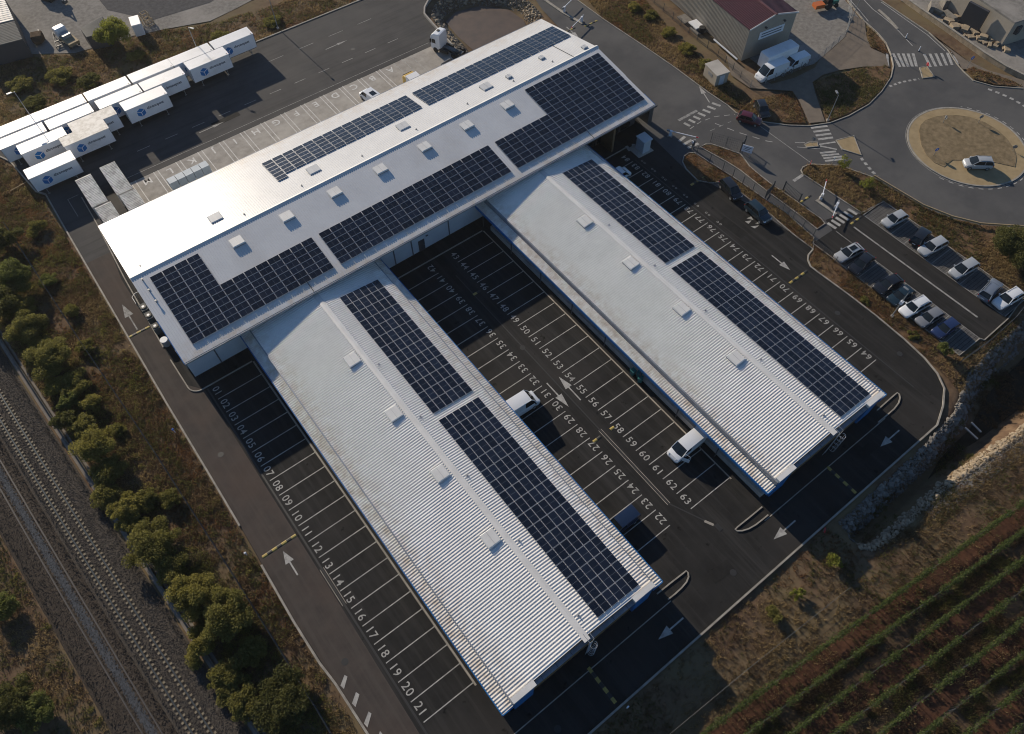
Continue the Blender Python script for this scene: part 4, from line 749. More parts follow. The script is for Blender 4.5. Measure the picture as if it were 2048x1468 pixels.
for i in range(9):
    x0,x1 = 14+3.5*i,86; L = x1-x0; t = thing('vine_row','leafy green trellised vine row, %s from the depot fence'%(ordn+['eighth','ninth'])[i],'vine row',(0,0,-.1),0,'vine rows at lower right')
    n = int(L*260); x = RNG.uniform(x0,x1,n); dn = vnoise(x,x*0+7*i,1.3,120+i)*.7+vnoise(x,x*0,.5,130+i)*.3; thr = .10 if i == 0 else .26
    k = RNG.random(n) < np.clip((dn-thr)*3.4,0.02,1); x = x[k]; n = len(x); sp = .10+.13*vnoise(x,x*0+3,.8,140+i)
    P = np.column_stack([x, vine_y(i,x)+RNG.normal(0,1,n)*sp, .55+RNG.random(n)**.7*.85+.12*vnoise(x,x*0,.7,150+i)]); V,F = leaf_cloud(P,n,.085)
    link('foliage',npmesh('foliage',V,F,np.repeat(RNG.random(n),4)),'leaf_vine',t)
    m = MB(); 
    for z in (.6,1.0,1.35): m.tube((x0,vine_y(i,x0),z),(x1,vine_y(i,x1),z),.006,n=4)
    obj('wire',m,'steel_dark',t)
    xx = x0
    pm = MB().tube((0,0,0),(0,0,1.5),.035,n=5).mesh('post'); sm = MB().tube((0,0,0),(.08,.03,.7),.045,.03,n=5).mesh('vine_stem')
    while xx < x1: link('post',pm,'steel_dark',t,(xx,vine_y(i,xx),0)); xx += 4.0
    xx = x0+.5; st = MB()
    while xx < x1: st.tube((xx,vine_y(i,xx),0),(xx+random.uniform(-.1,.1),vine_y(i,xx),.75),.045,.03,n=4); xx += 1.0
    o = obj('vine_stems',st,'bark',t); o['kind'] = 'stuff'
# ---------------------------------------------------------------- basins: mud floor and boulders
tag(obj('mud_floor', MB().sheet([(70.5,87.5),(70.8,95),(71.6,99.8),(75,101.2),(80,100),(83.6,95.5),(83.8,91),(82.2,87),(76,86.4)],-1.72),'mud'),'brown muddy floor of the storm basin behind the hall',kind='structure')
tag(obj('ditch_floor', MB().sheet([(52,-14.4),(60,-14.4),(68,-14.2),(76,-14),(82,-12.3),(95,-11.8),(105,-12),(105,-17.5),(92,-17),(80,-15.9),(70,-15.2),(60,-15),(53,-15.1)],-3.06),'basin'),'dark weedy floor of the drainage ditch',kind='structure')
def rock_mesh(seed):
    r = random.Random(seed); bm = bmesh.new(); bmesh.ops.create_icosphere(bm,subdivisions=1,radius=1)
    for v in bm.verts: v.co *= r.uniform(.72,1.12); v.co.z *= .7
    me = bpy.data.meshes.new('boulder'); bm.to_mesh(me); bm.free(); return me
RKM = [rock_mesh(i) for i in range(7)]; RKW = [rock_mesh(20+i) for i in range(4)]
def rim_rocks(name, label, path, n, off, smin, smax, meshes, mat, grp):
    t = thing(name,label,'stone revetment'); P = [Vector(p) for p in path]; L = [0]
    for a,b in zip(P,P[1:]): L.append(L[-1]+(b-a).length)
    for k in range(n):
        s = random.uniform(0,L[-1]); i = max(j for j in range(len(L)-1) if L[j] <= s); q = P[i].lerp(P[i+1],(s-L[i])/max(1e-6,L[i+1]-L[i])); d = (P[i+1]-P[i]).normalized(); nn = Vector((-d.y,d.x)); o_ = random.uniform(*off); q = q+nn*o_
        z = float(ground_h(np.array([q.x]),np.array([q.y]))[0]); sc = random.uniform(smin,smax)
        o = link('boulder',random.choice(meshes),mat,t,(q.x,q.y,z+sc*.15),(0,0,random.uniform(0,6.28))); o.scale = (sc,sc*random.uniform(.75,1.1),sc*random.uniform(.7,1.0))
rim_rocks('riprap','grey boulder lining on the yard side of the ditch',[(50.5,-12.6),(60,-12.7),(67.5,-12.5),(74,-12.0),(77.5,-10.8),(80.5,-9.7),(86.5,-9.2),(95,-9.2)],298,(-1.5,.6),.18,.52,RKM,'stone','r')
rim_rocks('riprap','sunlit pale boulder edge on the vineyard side of the ditch',[(50.2,-15.2),(51.8,-16.4),(56,-16.6),(64,-16.7),(78,-18.1),(90,-19.6)],298,(-.3,.7),.14,.38,RKW,'stone_warm','r')
rim_rocks('riprap','boulders round the storm basin behind the hall',[(67.5,88),(68.5,93),(69.3,98.5),(70.2,101.2),(72.6,103.2),(75.5,103.8),(80,102.2),(85,97.8),(86.2,93),(85.2,88),(84.2,85)],295,(-1.1,.7),.16,.42,RKW,'stone','r')
def rubble(name, path, n, off, smin, smax, mat, label):
    P = np.array(path,float); seg = np.hypot(*(P[1:]-P[:-1]).T); cs = np.concatenate([[0],np.cumsum(seg)]); s = RNG.uniform(0,cs[-1],n); i = np.clip(np.searchsorted(cs,s)-1,0,len(seg)-1); t_ = (s-cs[i])/seg[i]; d = (P[i+1]-P[i])/seg[i][:,None]
    q = P[i]+(P[i+1]-P[i])*t_[:,None]+np.column_stack([-d[:,1],d[:,0]])*RNG.uniform(off[0],off[1],n)[:,None]; z = ground_h(q[:,0],q[:,1]); sz = RNG.uniform(smin,smax,n)
    base = np.array([(1,0,0),(-1,0,0),(0,1,0),(0,-1,0),(0,0,.9),(0,0,-.5)],float); F = np.array([(0,2,4),(2,1,4),(1,3,4),(3,0,4),(2,0,5),(1,2,5),(3,1,5),(0,3,5)]); V = base[None]*sz[:,None,None]*RNG.uniform(.6,1.3,(n,6,1))*RNG.uniform(.7,1.2,(n,1,3)); a = RNG.uniform(0,6.28,n); ca,sa = np.cos(a)[:,None],np.sin(a)[:,None]
    V = np.stack([V[:,:,0]*ca-V[:,:,1]*sa+q[:,0][:,None], V[:,:,0]*sa+V[:,:,1]*ca+q[:,1][:,None], V[:,:,2]+z[:,None]],2); F = (F[None]+(np.arange(n)*6)[:,None,None]).reshape(-1,3)
    return tag(link(name,npmesh(name,V.reshape(-1,3),F),mat),label,kind='stuff')
DIN = [(52,-13.2),(67,-13.2),(78,-11.6),(86,-10),(110,-10),(110,-20),(90,-18),(78,-17),(64,-15.9),(52,-15.8)]
scrub('ditch_weeds',DIN,420,'grass_brown','brown weeds on the ditch sides',.3,.8,221,80); scrub('ditch_weeds',DIN,260,'leaf_dark','dark weeds in the ditch',.3,.9,222,80)
rubble('ditch_rubble',[(50.5,-12.6),(60,-12.7),(67.5,-12.5),(74,-12.0),(77.5,-10.8),(80.5,-9.7),(86.5,-9.2),(95,-9.2)],5200,(-1.9,.7),.07,.24,'stone','loose grey rubble between the boulders on the yard side of the ditch')
rubble('ditch_rubble',[(50.2,-15.2),(51.8,-16.4),(56,-16.6),(64,-16.7),(78,-18.1),(90,-19.6)],2600,(-.5,.6),.06,.18,'stone_warm','pale rubble along the vineyard side of the ditch'); rubble('ditch_rubble',[(60,-17.6),(70,-18.2),(80,-19.3),(95,-21)],6000,(-1.3,.6),.04,.10,'gravel','grey gravel slope beyond the ditch')
rubble('basin_rubble',[(67.5,86),(68.5,93),(69.3,98.5),(70.2,101.2),(72.6,103.2),(75.5,103.8),(80,102.2),(85,97.8),(86.2,93),(85.2,88)],3500,(-1.6,.8),.06,.2,'stone','loose rubble round the storm basin')
kerb('basin_kerb',[(65.9,84.7),(67.0,91.7),(67.7,98),(68.2,101.7),(69.4,103.4),(71,104.7),(76,107.5)],.45,.3,'concrete',yard)
tag(obj('drain_pipe', MB().tube(tuple(G(1930,855,-.9))+(-.9,),tuple(G(1955,878,-1.3))+(-1.3,),.13,n=10),'steel'),'white drain pipe mouth nearer the vineyard in the ditch','pipe','ditch pipes')
tag(obj('drain_pipe', MB().tube(tuple(G(1943,845,-.9))+(-.9,),tuple(G(1962,864,-1.3))+(-1.3,),.13,n=10),'steel'),'white drain pipe mouth nearer the car park in the ditch','pipe','ditch pipes')
# ---------------------------------------------------------------- vehicles
def loft(stations, sec):
    m = MB(); n = len(sec(*stations[0][1:])); vs = []
    for st in stations: vs += [(st[0],y,z) for y,z in sec(*st[1:])]
    fs = []
    for i in range(len(stations)-1):
        for k in range(n): fs.append((i*n+k,(i+1)*n+k,(i+1)*n+(k+1)%n,i*n+(k+1)%n))
    fs += [tuple(range(n)), tuple(range((len(stations)-1)*n+n-1,(len(stations)-1)*n-1,-1))]
    m.add(vs,[f[::-1] for f in fs]); return m
def bsec(hw, zl, zt):
    h = [(hw*.84,zl),(hw*.97,zl+.10),(hw,zl+(zt-zl)*.45),(hw*.985,zt-.14),(hw*.93,zt-.04),(hw*.78,zt)]
    return h+[(-y,z) for y,z in h[::-1]]
def wheel_meshes(r, wd):
    a = MB(); n = 16
    a.tube((0,-wd/2,0),(0,wd/2,0),r,n=n); b = MB(); b.tube((0,wd/2-.01,0),(0,wd/2+.015,0),r*.64,n=12); return a.mesh('tyre'), b.mesh('rim')
WM = {}
KIND = dict(  # L, W, H, belt, hood z, windscreen base/top, roof rear, rear glass base (from the front, share of L), van?
    hatch=(4.1,1.75,1.48,.93,.88,.27,.43,.86,.97,0), sedan=(4.6,1.8,1.45,.93,.88,.28,.44,.78,.93,0), suv=(4.5,1.85,1.66,1.06,1.0,.26,.40,.90,.98,0), estate=(4.6,1.8,1.52,.95,.90,.26,.41,.90,.985,0),
    mpv=(4.35,1.8,1.66,1.02,.95,.20,.40,.90,.985,0), van=(5.1,1.95,1.97,1.15,1.05,.155,.31,.985,.995,1), bigvan=(5.9,2.05,2.5,1.3,1.15,.12,.25,.985,.995,1), smallvan=(4.4,1.8,1.83,1.1,1.0,.19,.35,.975,.99,1), pickup=(5.2,1.85,1.8,1.05,1.02,.24,.37,.60,.64,2))
def vehicle(name, cat, label, kind, paint, x, y, deg, group=None, door=False, rails=False, roofglass=False):
    L,W,H,zb,zh,a0,a1,r1,r0,van = KIND[kind]; hw = W/2; X = lambda s: L/2-s*L
    t = thing(name,label,cat,(x,y,.02),R(deg),group); zl = .22
    st = [(L/2,hw*.72,.34,.62),(L/2-.07,hw*.86,.27,.70),(L/2-.22,hw*.95,zl,zh-.10),(L/2-.5,hw*.985,zl,zh-.03),(X(a0),hw,zl,zb-.01),(X(.5),hw,zl,zb),(X(.8),hw,zl,zb),(-L/2+.25,hw*.98,zl,zb),(-L/2+.08,hw*.93,.27,zb-.06),(-L/2,hw*.84,.34,zb-.22 if not van else zb-.1)]
    if van == 2: st[5] = (X(.6),hw,zl,zb); 
    obj('body',loft(st,bsec),paint,t,smooth='auto')
    wb,wt = hw*.92,hw*(.74 if not van else .86); zr = H-.05; x0,x1,x2,x3 = X(a0),X(a1),X(r1),X(r0)
    A = [(x0,wb,zb-.03),(x1,wt,zr),(x2,wt,zr-.02),(x3,wb,zb-.03)]
    fl = lambda P: [(p[0],-p[1],p[2]) for p in P]
    zi = .02
    obj('windscreen',MB().add([(x0,wb*.97,zb-.02),(x0,-wb*.97,zb-.02),(x1,-wt*.95,zr+.01),(x1,wt*.95,zr+.01),(x0+.10,0,zb-.02),(x1+.05,0,zr+.02)],[(0,4,5,3),(4,1,2,5)]),'glass',t)
    if van != 1: obj('rear_window',MB().add([(x3,wb*.93,zb),(x3,-wb*.93,zb),(x2,-wt*.93,zr-.01),(x2,wt*.93,zr-.01)],[(3,2,1,0)]),'glass',t)
    else: obj('rear_door',MB().add([(x3,wb,zb-.05),(x3,-wb,zb-.05),(x2,-wt,zr-.01),(x2,wt,zr-.01)],[(3,2,1,0)]),paint,t)
    for P in (A,fl(A)):
        if van == 1:
            s_ = 1 if P is A else -1; xm = X(a1+.16); wm = wt; obj('side_window',MB().add([P[0],P[1],(xm,s_*wt,zr-.01),(xm,s_*wb,zb-.03)],[(0,1,2,3) if P is not A else (3,2,1,0)]),'glass',t)
            obj('side_panel',MB().add([(xm,s_*wb,zb-.03),(xm,s_*wt,zr-.01),P[2],P[3]],[(0,1,2,3) if P is not A else (3,2,1,0)]),paint,t)
        else: obj('side_window',MB().add(P,[(0,1,2,3) if P is not A else (3,2,1,0)]),'glass',t)
    m = MB(); n = 6; vs = []; NX = 5
    for i in range(NX+1):
        xx = x1+(x2-x1)*i/NX; crown = .05*math.sin(math.pi*(i/NX))+.0
        vs += [(xx,wt*(1-2*k/n)*1.015, zr+.012+crown+.045*(1-(1-2*k/n)**2)) for k in range(n+1)]
    m.add(vs,[(i*(n+1)+k,i*(n+1)+k+1,(i+1)*(n+1)+k+1,(i+1)*(n+1)+k) for i in range(NX) for k in range(n)])
    for s_ in (1,-1):   # pillars
        for (pa,pb,wd) in (((x0,wb,zb),(x1,wt,zr+.01),.05),((x3,wb,zb),(x2,wt,zr),.07))+((((x1+x2)/2,wb,zb),((x1+x2)/2,wt,zr),.035),)*(0 if van else 1):
            q0 = (pa[0],s_*(pa[1]+.008),pa[2]); q1 = (pb[0],s_*(pb[1]+.008),pb[2]); m.tube(q0,q1,wd,n=5)
        m.tube((x1,s_*wt,zr),(x2,s_*wt,zr-.01),.04,n=5)
    rf = obj('roof',m,paint,t,smooth='auto')
    if rails:
        for s_ in (1,-1): obj('roof_rail',MB().tube((x1-.2,s_*wt*.86,zr+.09),(x2+.15,s_*wt*.86,zr+.09),.025,n=5),'steel_dark',rf)
    if roofglass: obj('sunroof',MB().cbox((x1+x2)/2+.1,0,zr+.115,1.1,wt*1.1,.012),'glass',rf)
    if van == 2: obj('bed',MB().box(-L/2+.15,x3-.05,-hw*.82,hw*.82,zb-.02,zb+.012),'black',t)
    key = 'big' if H>1.9 else 'std'
    if key not in WM: WM[key] = wheel_meshes(.34 if key=='big' else .315,.22)
    for sx in (L/2-.17*L-.08,-L/2+.18*L):
        for s_ in (1,-1):
            o = link('wheel',WM[key][0],'rubber',t,(sx,s_*(hw-.09),.32),(0,0,0 if s_>0 else math.pi)); link('rim',WM[key][1],'steel',o)
    for s_ in (1,-1):
        obj('headlight',MB().add([(L/2-.10,s_*hw*.55,zh-.30),(L/2-.17,s_*hw*.86,zh-.28),(L/2-.33,s_*hw*.93,zh-.14),(L/2-.22,s_*hw*.58,zh-.13),(L/2-.03,s_*hw*.55,zh-.30),(L/2-.10,s_*hw*.88,zh-.28),(L/2-.27,s_*hw*.955,zh-.12),(L/2-.17,s_*hw*.58,zh-.115)],[(4,5,6,7),(0,1,5,4),(1,2,6,5),(2,3,7,6),(3,0,4,7)]),'lamp_clear',t)
        obj('tail_light',MB().box(-L/2+.0,-L/2+.16,min(s_*hw*.78,s_*hw*.94),max(s_*hw*.78,s_*hw*.94),zb-.24,zb-.09),'lamp_red',t)
        obj('mirror',MB().cbox(x0-.28,s_*(hw+.10),zb+.06,.14,.20,.13),'black' if van else paint,t)
    obj('number_plate',MB().cbox(-L/2-.005,0,.62,.02,.5,.11),'sign_white',t)
    if door:
        d = obj('open_door',MB().add([(x0-.1,hw,.35),(x0-.55,hw+.75,.35),(x0-.55,hw+.75,zb),(x0-.1,hw,zb),(x0-.06,hw,.35),(x0-.51,hw+.78,.35),(x0-.51,hw+.78,zb),(x0-.06,hw,zb)],[(0,1,2,3),(7,6,5,4),(0,4,5,1),(1,5,6,2),(2,6,7,3)]),paint,t)
        fr = MB(); 
        for p,q in (((x0-.08,hw,zb),(x0-.35,hw*.9+.1,zr-.1)),((x0-.35,hw*.9+.1,zr-.1),(x0-.53,hw+.65,zr-.15)),((x0-.53,hw+.65,zr-.15),(x0-.53,hw+.76,zb))): fr.tube(p,q,.03,n=5)
        obj('door_frame',fr,paint,d)
    return t
vehicle('delivery_van','van','white delivery van with its driver door open beside bay 62','van','car_white',43.05,5.95,181,door=True)
vehicle('delivery_van','van','white high-roof van backed under the canopy at bay 31','bigvan','car_white',29.9,22.9,-2)
vehicle('delivery_van','van','dark blue small van nosed in under the canopy at bay 23','smallvan','car_darkblue',30.05,3.45,180)
vehicle('delivery_van','van','white small van in the shade at the far end of the right wing','smallvan','car_white',67.9,46.3,-1)
vehicle('parked_car','car','black people carrier waiting on the loop road, nearer the main hall','mpv','car_black',79.75,33.4,-103)
vehicle('parked_car','car','dark teal estate car on the loop road in front of the black one','suv','car_teal',79.5,27.5,-95,rails=True)
vehicle('parked_car','car','dark red hatchback turning in from the roundabout','hatch','car_red',94.3,43.0,-62)
vehicle('parked_car','car','black car standing on the small lawn behind the red one','hatch','car_black',97.8,43.4,-120)
vehicle('parked_car','car','silver people carrier standing on the roundabout island','mpv','car_silver',114.9,13.4,140,rails=True).location.z = .12
PKT = [('silver hatchback at the top left bay of the upper car park row','hatch','car_silver',94.7,14.0,172,{}),('dark hatchback with red tail lights second in the upper row','hatch','car_black',94.9,9.5,8,{}),('silver estate car third in the upper row','estate','car_silver',94.6,7.2,172,{}),
       ('light grey people carrier alone in the middle of the upper row','mpv','car_silver',94.5,1.9,172,{}),('grey estate car second from the right end of the upper row','estate','car_greyblue',94.3,-2.65,6,{'rails':True}),('white off-roader at the right end of the upper car park row','suv','car_white',94.7,-5.05,172,{'rails':True}),
       ('silver saloon with a black sunroof at the left of the lower row','sedan','car_silver',84.0,13.9,172,{'roofglass':True}),('dark car with a greenish windscreen second in the lower row','sedan','car_black',83.8,11.5,184,{}),('black saloon in the middle of the lower row','sedan','car_black',83.7,6.75,172,{}),
       ('very dark hatchback next to the lamp post in the lower row','hatch','car_teal',83.4,4.4,174,{}),('white estate car with roof rails in the lower row','estate','car_white',83.3,2.0,172,{'rails':True}),('grey hatchback with two-tone bonnet third from right in the lower row','hatch','car_grey',83.4,-.35,172,{}),('blue compact car at the right end of the lower row','hatch','car_blue',83.6,-2.8,174,{})]
for l,k,c,x,y,d,kw in PKT: vehicle('parked_car','car',l,k,c,x,y,d,'cars in the staff car park',**kw)
vehicle('delivery_van','van','white high van parked nose-out below the long box body by the warehouse','bigvan','car_white',106.2,49.0,172); vehicle('delivery_van','van','white van second beside the warehouse fence','van','car_white',111.6,48.3,172)
# --- swap bodies on legs
def swap_proto():
    t = thing('swap_body','x','container'); L,W,zb,zt = 7.3,2.5,1.12,3.75
    b = MB(); b.box(0,L,0,W,zb,zt-.06); obj('body',b,'box_white',t)
    obj('roof',MB().box(-.03,L+.03,-.03,W+.03,zt-.06,zt),'box_white',t)
    obj('underframe',MB().box(.15,L-.15,.3,W-.3,zb-.28,zb),'steel_dark',t)
    m = MB()
    for s_ in (.12,W-.12):
        pass
    for xx in (1.25,L-1.25):
        for yy in (.12,W-.12):
            lg = MB(); lg.tube((xx,yy,zb),(xx,yy,0),.06,n=6); lg.box(xx-.16,xx+.16,yy-.12,yy+.12,0,.04); lg.tube((xx+.02,yy,.75),(xx-.5 if xx>3 else xx+.5,yy,zb-.05),.03,n=5); obj('leg',lg,'steel',t)
    for s_ in (0,1):
        x_ = L+.012
        obj('rear_door',MB().box(L,x_+.02,.06+s_*1.21,.06+s_*1.21+1.17,zb+.05,zt-.14),'box_white',t)
    for yy in (.9,1.6): obj('lock_bar',MB().tube((L+.05,yy,zb+.05),(L+.05,yy,zt-.15),.02,n=5),'steel',t)
    for xx in (0,L): obj('corner_trim',MB().box(xx-.035,xx+.035,-.035,-.005,zb,zt-.06),'steel',t)
    lg = MB(); cx,cz,r = 2.2,2.36,.78   # blue cube emblem: three faces with pale gaps
    P = lambda a,k=1: (cx+r*k*math.cos(R(a)),-.012,cz+r*k*math.sin(R(a)))
    for a in (90,210,330):
        c0 = (cx+.06*math.cos(R(a)),cz+.06*math.sin(R(a)))
        q = [(c0[0],-.012,c0[1])]+[(c0[0]+.93*r*math.cos(R(b_)),-.012,c0[1]+.93*r*math.sin(R(b_))) for b_ in (a-60,a,a+60)]
        lg.add(q,[(0,1,2,3)])
    obj('logo',lg,'logo_blue',t)
    me = text_mesh('chronopost',.62,.020,1.0); link('lettering',me,'letter',t,(4.75,-.014,2.66),(R(90),0,0))
    tn = obj('unit_mark',MB().box(L-.42,L-.18,.12,.34,zt,zt+.006),'letter',t)
    return t
sw = swap_proto(); SWG = 'white swap bodies in the yard'
SWAPS = [(-5.95,98.5,'white box on legs with blue emblem, nearest the grey containers, front of the group',0),(-5.05,104.7,'white box with blue emblem in the second row at the left end',0),(.85,102.3,'dirty-roofed white box with blue emblem jutting forward in the second row',1),(3.2,104.86,'dirty-roofed white box half hidden behind the jutting one',1),
         (11.8,104.65,'white box with blue emblem at the right end of the second row',0),(-7.3,107.8,'white box in the third row at the left edge',0),(.45,107.75,'white box second from the left in the third row',0),(8.7,107.6,'white box third from the left in the third row',0),(16.3,107.6,'white box fourth from the left in the third row, legs showing',0),(24.65,108.1,'white box with blue emblem at the right end of the third row',0),
         (-6.9,110.85,'white box in the back row at the left picture edge',0),(.35,110.8,'white box second from the left in the back row',0),(7.95,110.8,'white box third from the left in the back row',0),(15.6,110.85,'white box fourth from the left in the back row',0),(23.0,110.8,'white box fifth from the left in the back row',0),(30.65,110.82,'white box with blue emblem at the right end of the back row',0)]
for i,(x,y,l,dirty) in enumerate(SWAPS):
    o = sw if i == 0 else copy_tree(sw); o.location = (x,y,0); o['label'] = l; o['category'] = 'container'; o['group'] = SWG
    if dirty:
        for c in o.children:
            if c.name.startswith('roof'): c.data = c.data.copy(); c.data.materials.clear(); c.data.materials.append(MAT['box_dirty'])
# ribbed containers end-on to the dock
def container(x, y, L, label):
    t = thing('ribbed_container',label,'container',(x,y,0),0,'ribbed containers at the left dock'); W,zb,zt = 2.45,.35,2.75
    obj('side_walls',MB().box(0,W,0,L,zb,zt),'box_dirty',t); m = ribbed(0,W,zt+.03,zt+.03,0,L,.05); obj('roof',m,'box_dirty',t)
    for xx in (.05,W-.05): obj('bottom_rail',MB().box(xx-.06,xx+.06,0,L,zb-.2,zb),'steel_dark',t)
    for xx in (.3,W-.3):
        for yy in (1.0,L-1.0): obj('foot',MB().box(xx-.15,xx+.15,yy-.2,yy+.2,0,zb-.02),'steel_dark',t)
    for s_ in (0,1): obj('end_door',MB().box(.06+s_*1.19,1.2+s_*1.19,L,L+.05,zb+.05,zt-.08),'box_dirty',t)
container(-.45,88.0,7.2,'dirty white ribbed container nearest the left lane'); container(-.2,80.4,7.2,'grey roofed container tucked against the hall behind the leftmost one'); container(3.55,88.2,7.4,'clean ribbed white container second from the left lane'); container(3.7,80.5,7.3,'stained ribbed container tucked against the hall, right of the pair')
# covered trolley shelter on the apron
t = thing('trolley_row','row of pale blue covered roll cages on the loading apron','roll cages',(*G(337,369,1.6),0),R(1))
for k in range(5): obj('cage',MB().box(.2+1.35*k,1.47+1.35*k,0,1.35,.15,1.6),'cage_blue',t)
obj('wheel_frame',MB().box(0,7.0,0,1.3,.02,.14),'steel_dark',t)
t = thing('dock_ramp','white tapered dock ramp beside letter I','ramp',(19.6,83.4,0),R(0)); obj('deck',MB().box(0,3.0,0,.7,.5,.75),'box_white',t); 
for xx in (.2,2.7): obj('leg',MB().box(xx,xx+.12,.1,.6,0,.5),'steel',t)
# trucks at the dock
def tractor(label, x, y, deg):
    t = thing('truck_tractor',label,'truck',(x,y,0),R(deg))
    cab = [(2.9,1.05,.7,2.5),(2.85,1.18,.6,2.9),(2.6,1.22,.55,3.35),(2.2,1.22,.55,3.6),(1.2,1.22,.7,3.7),(.9,1.2,.8,3.65)]
    obj('cab',loft(cab,bsec),'car_white',t); obj('windscreen',MB().add([(2.93,-1.0,1.75),(2.93,1.0,1.75),(2.74,1.0,2.85),(2.74,-1.0,2.85)],[(0,1,2,3)]),'glass',t)
    for s_ in (1,-1):
        obj('side_window',MB().add([(2.6,s_*1.235,1.8),(1.75,s_*1.235,1.8),(1.8,s_*1.235,2.6),(2.5,s_*1.235,2.6)],[(0,1,2,3)]),'glass',t); obj('mirror',MB().cbox(2.7,s_*1.42,2.3,.2,.22,.7),'black',t)
        for sx in (1.9,-1.9,-2.6): o = obj('wheel',MB().tube((sx,s_*1.22,.5),(sx,s_*.9,.5),.5,n=16),'rubber',t)
        obj('side_fairing',MB().box(-.6,1.1,min(s_*.8,s_*1.2),max(s_*.8,s_*1.2),.4,1.0),'black',t)
    obj('chassis',MB().box(-3.2,2.2,-.45,.45,.7,.98),'steel_dark',t); obj('fifth_wheel',MB().tube((-2.2,0,1.0),(-2.2,0,1.12),.5,n=12),'black',t); obj('roof_hatch',MB().cbox(1.8,0,3.74,.5,.5,.05),'black',t)
    return t
tractor('white truck tractor with black chassis parked beside the storm basin',65.3,89.6,112)
def dock_truck(label,x,y,col,top):
    t = thing('box_truck',label,'truck',(x,y,0),R(90)); cab = [(2.6,.9,.5,1.6),(2.5,1.0,.4,2.0),(2.1,1.05,.4,2.4),(1.2,1.05,.5,2.45)]
    obj('cab',loft(cab,bsec),col,t); obj('windscreen',MB().add([(2.60,-.9,1.5),(2.60,.9,1.5),(2.30,.9,2.35),(2.30,-.9,2.35)],[(0,1,2,3)]),'glass',t); obj('load_box',MB().box(-2.6,1.15,-1.08,1.08,.75,2.85),top,t)
    for s_ in (1,-1):
        for sx in (1.8,-1.7): obj('wheel',MB().tube((sx,s_*1.0,.42),(sx,s_*.75,.42),.42,n=14),'rubber',t)
        obj('headlight',MB().cbox(2.58,s_*.65,.8,.06,.3,.18),'lamp_clear',t)
    return t
vehicle('delivery_van','van','white van with a dark roof panel parked at the dock by letter C','van','car_white',*G(742,190,1.3),97,roofglass=True); dock_truck('yellow and white truck nosing out of the dock at letter A',54.6,84.0,'truck_yellow','box_white')
t = thing('skip_bin','open grey skip with boards beside the truck tractor','skip',(61.6,83.9,0),R(8))
for a in ((0,2.4,0,.1),(0,2.4,2.0,2.1),(0,.1,.1,2.0),(2.3,2.4,.1,2.0)): obj('side',MB().box(*a,.15,1.4),'steel',t)
obj('floor',MB().box(.1,2.3,.1,2.0,.1,.2),'steel_dark',t); obj('board',MB().box(.4,1.9,.5,1.0,.2,.9),'wood',t)
vehicle('delivery_van','van','white van half hidden behind the far hall edge','van','car_white',58.6,83.4,100)
# long white box body by the warehouse
t = thing('box_trailer','long white box trailer parked against the warehouse gable','trailer',(106.0,51.1,0),R(-7)); obj('body',loft([(0,1.1,.7,3.2),(.25,1.2,.65,3.3),(6.7,1.2,.65,3.3),(6.95,1.1,.7,3.2)],bsec),'box_white',t); obj('chassis',MB().box(.5,6.5,-.8,.8,.35,.64),'steel_dark',t)
for sx in (1.4,5.2):
    for s_ in (1,-1): obj('wheel',MB().tube((sx,s_*1.0,.4),(sx,s_*.78,.4),.4,n=14),'rubber',t)
# ---------------------------------------------------------------- neighbouring buildings
wx,wy = 105.45,55.1; t = thing('warehouse','beige clad warehouse with a maroon ribbed gable roof','warehouse',(wx,wy,0),R(-8.2)); Wd,Ln,he,hr = 10.5,46,6.1,7.35
obj('wall',MB().add([(0,0,0),(Wd,0,0),(Wd,0,he),(Wd/2,0,hr),(0,0,he),(0,Ln,0),(Wd,Ln,0),(Wd,Ln,he),(Wd/2,Ln,hr),(0,Ln,he)],[(0,1,2,3,4),(9,8,7,6,5),(5,0,4,9),(1,6,7,2)]),'beige_clad',t)
m = MB()
for k in range(int(Ln/.33)): m.box(-.035,0,.1+k*.33,.25+k*.33,0,he-.05)
o = obj('wall_ribs',m,'beige_clad',t); o['kind'] = 'stuff'
for a,b in ((0,Wd/2),(Wd,Wd/2)): obj('roof_slope',ribbed(a+(-.15 if a==0 else .15),b,he+.03,hr+.05,-.12,Ln,.05),'maroon',t)
obj('ridge_cap',MB().add([(Wd/2-.3,-.15,hr+.06),(Wd/2,-.15,hr+.15),(Wd/2+.3,-.15,hr+.06),(Wd/2-.3,Ln,hr+.06),(Wd/2,Ln,hr+.15),(Wd/2+.3,Ln,hr+.06)],[(0,1,4,3),(1,2,5,4),(0,2,1)]),'maroon',t)
for s_ in (0,1):
    xa,xb = (0-.2,Wd/2-.35) if s_==0 else (Wd+.2,Wd/2+.35); za = he-.0; zb_ = hr-.05
    obj('verge_trim',MB().add([(xa,-.2,za-.1),(xb,-.2,zb_-.1),(xb,-.2,zb_+.16),(xa,-.2,za+.14),(xa,-.1,za-.1),(xb,-.1,zb_-.1),(xb,-.1,zb_+.16),(xa,-.1,za+.14)],[(0,1,2,3),(7,6,5,4),(3,2,6,7),(0,4,5,1)]),'roof_cap',t)
sg = obj('sign_board',MB().box(2.6,8.2,-.1,-.03,3.3,4.7),'sign_white',t)
for z in (4.25,3.75): obj('sign_lettering',MB().box(3.1,7.7,-.105,-.101,z-.10,z+.10),'letter',sg)
for x in (3.4,7.6): obj('flood_lamp',MB().cbox(x,-.35,5.6,.3,.4,.2),'steel_dark',t)
for k,(y,l) in enumerate(((1.2,3.4),(4.6,3.4))): obj('wall_pipe',MB().tube((-.9,y-1,.5),(-.9,y+l-1,.5),.16,n=8),'clad_white',t)
for y,s_ in ((14,1.6),(10,1.2)): obj('plinth_slab',MB().box(-2.3,-.4,y,y+2.4,0,.25),'stone',t)
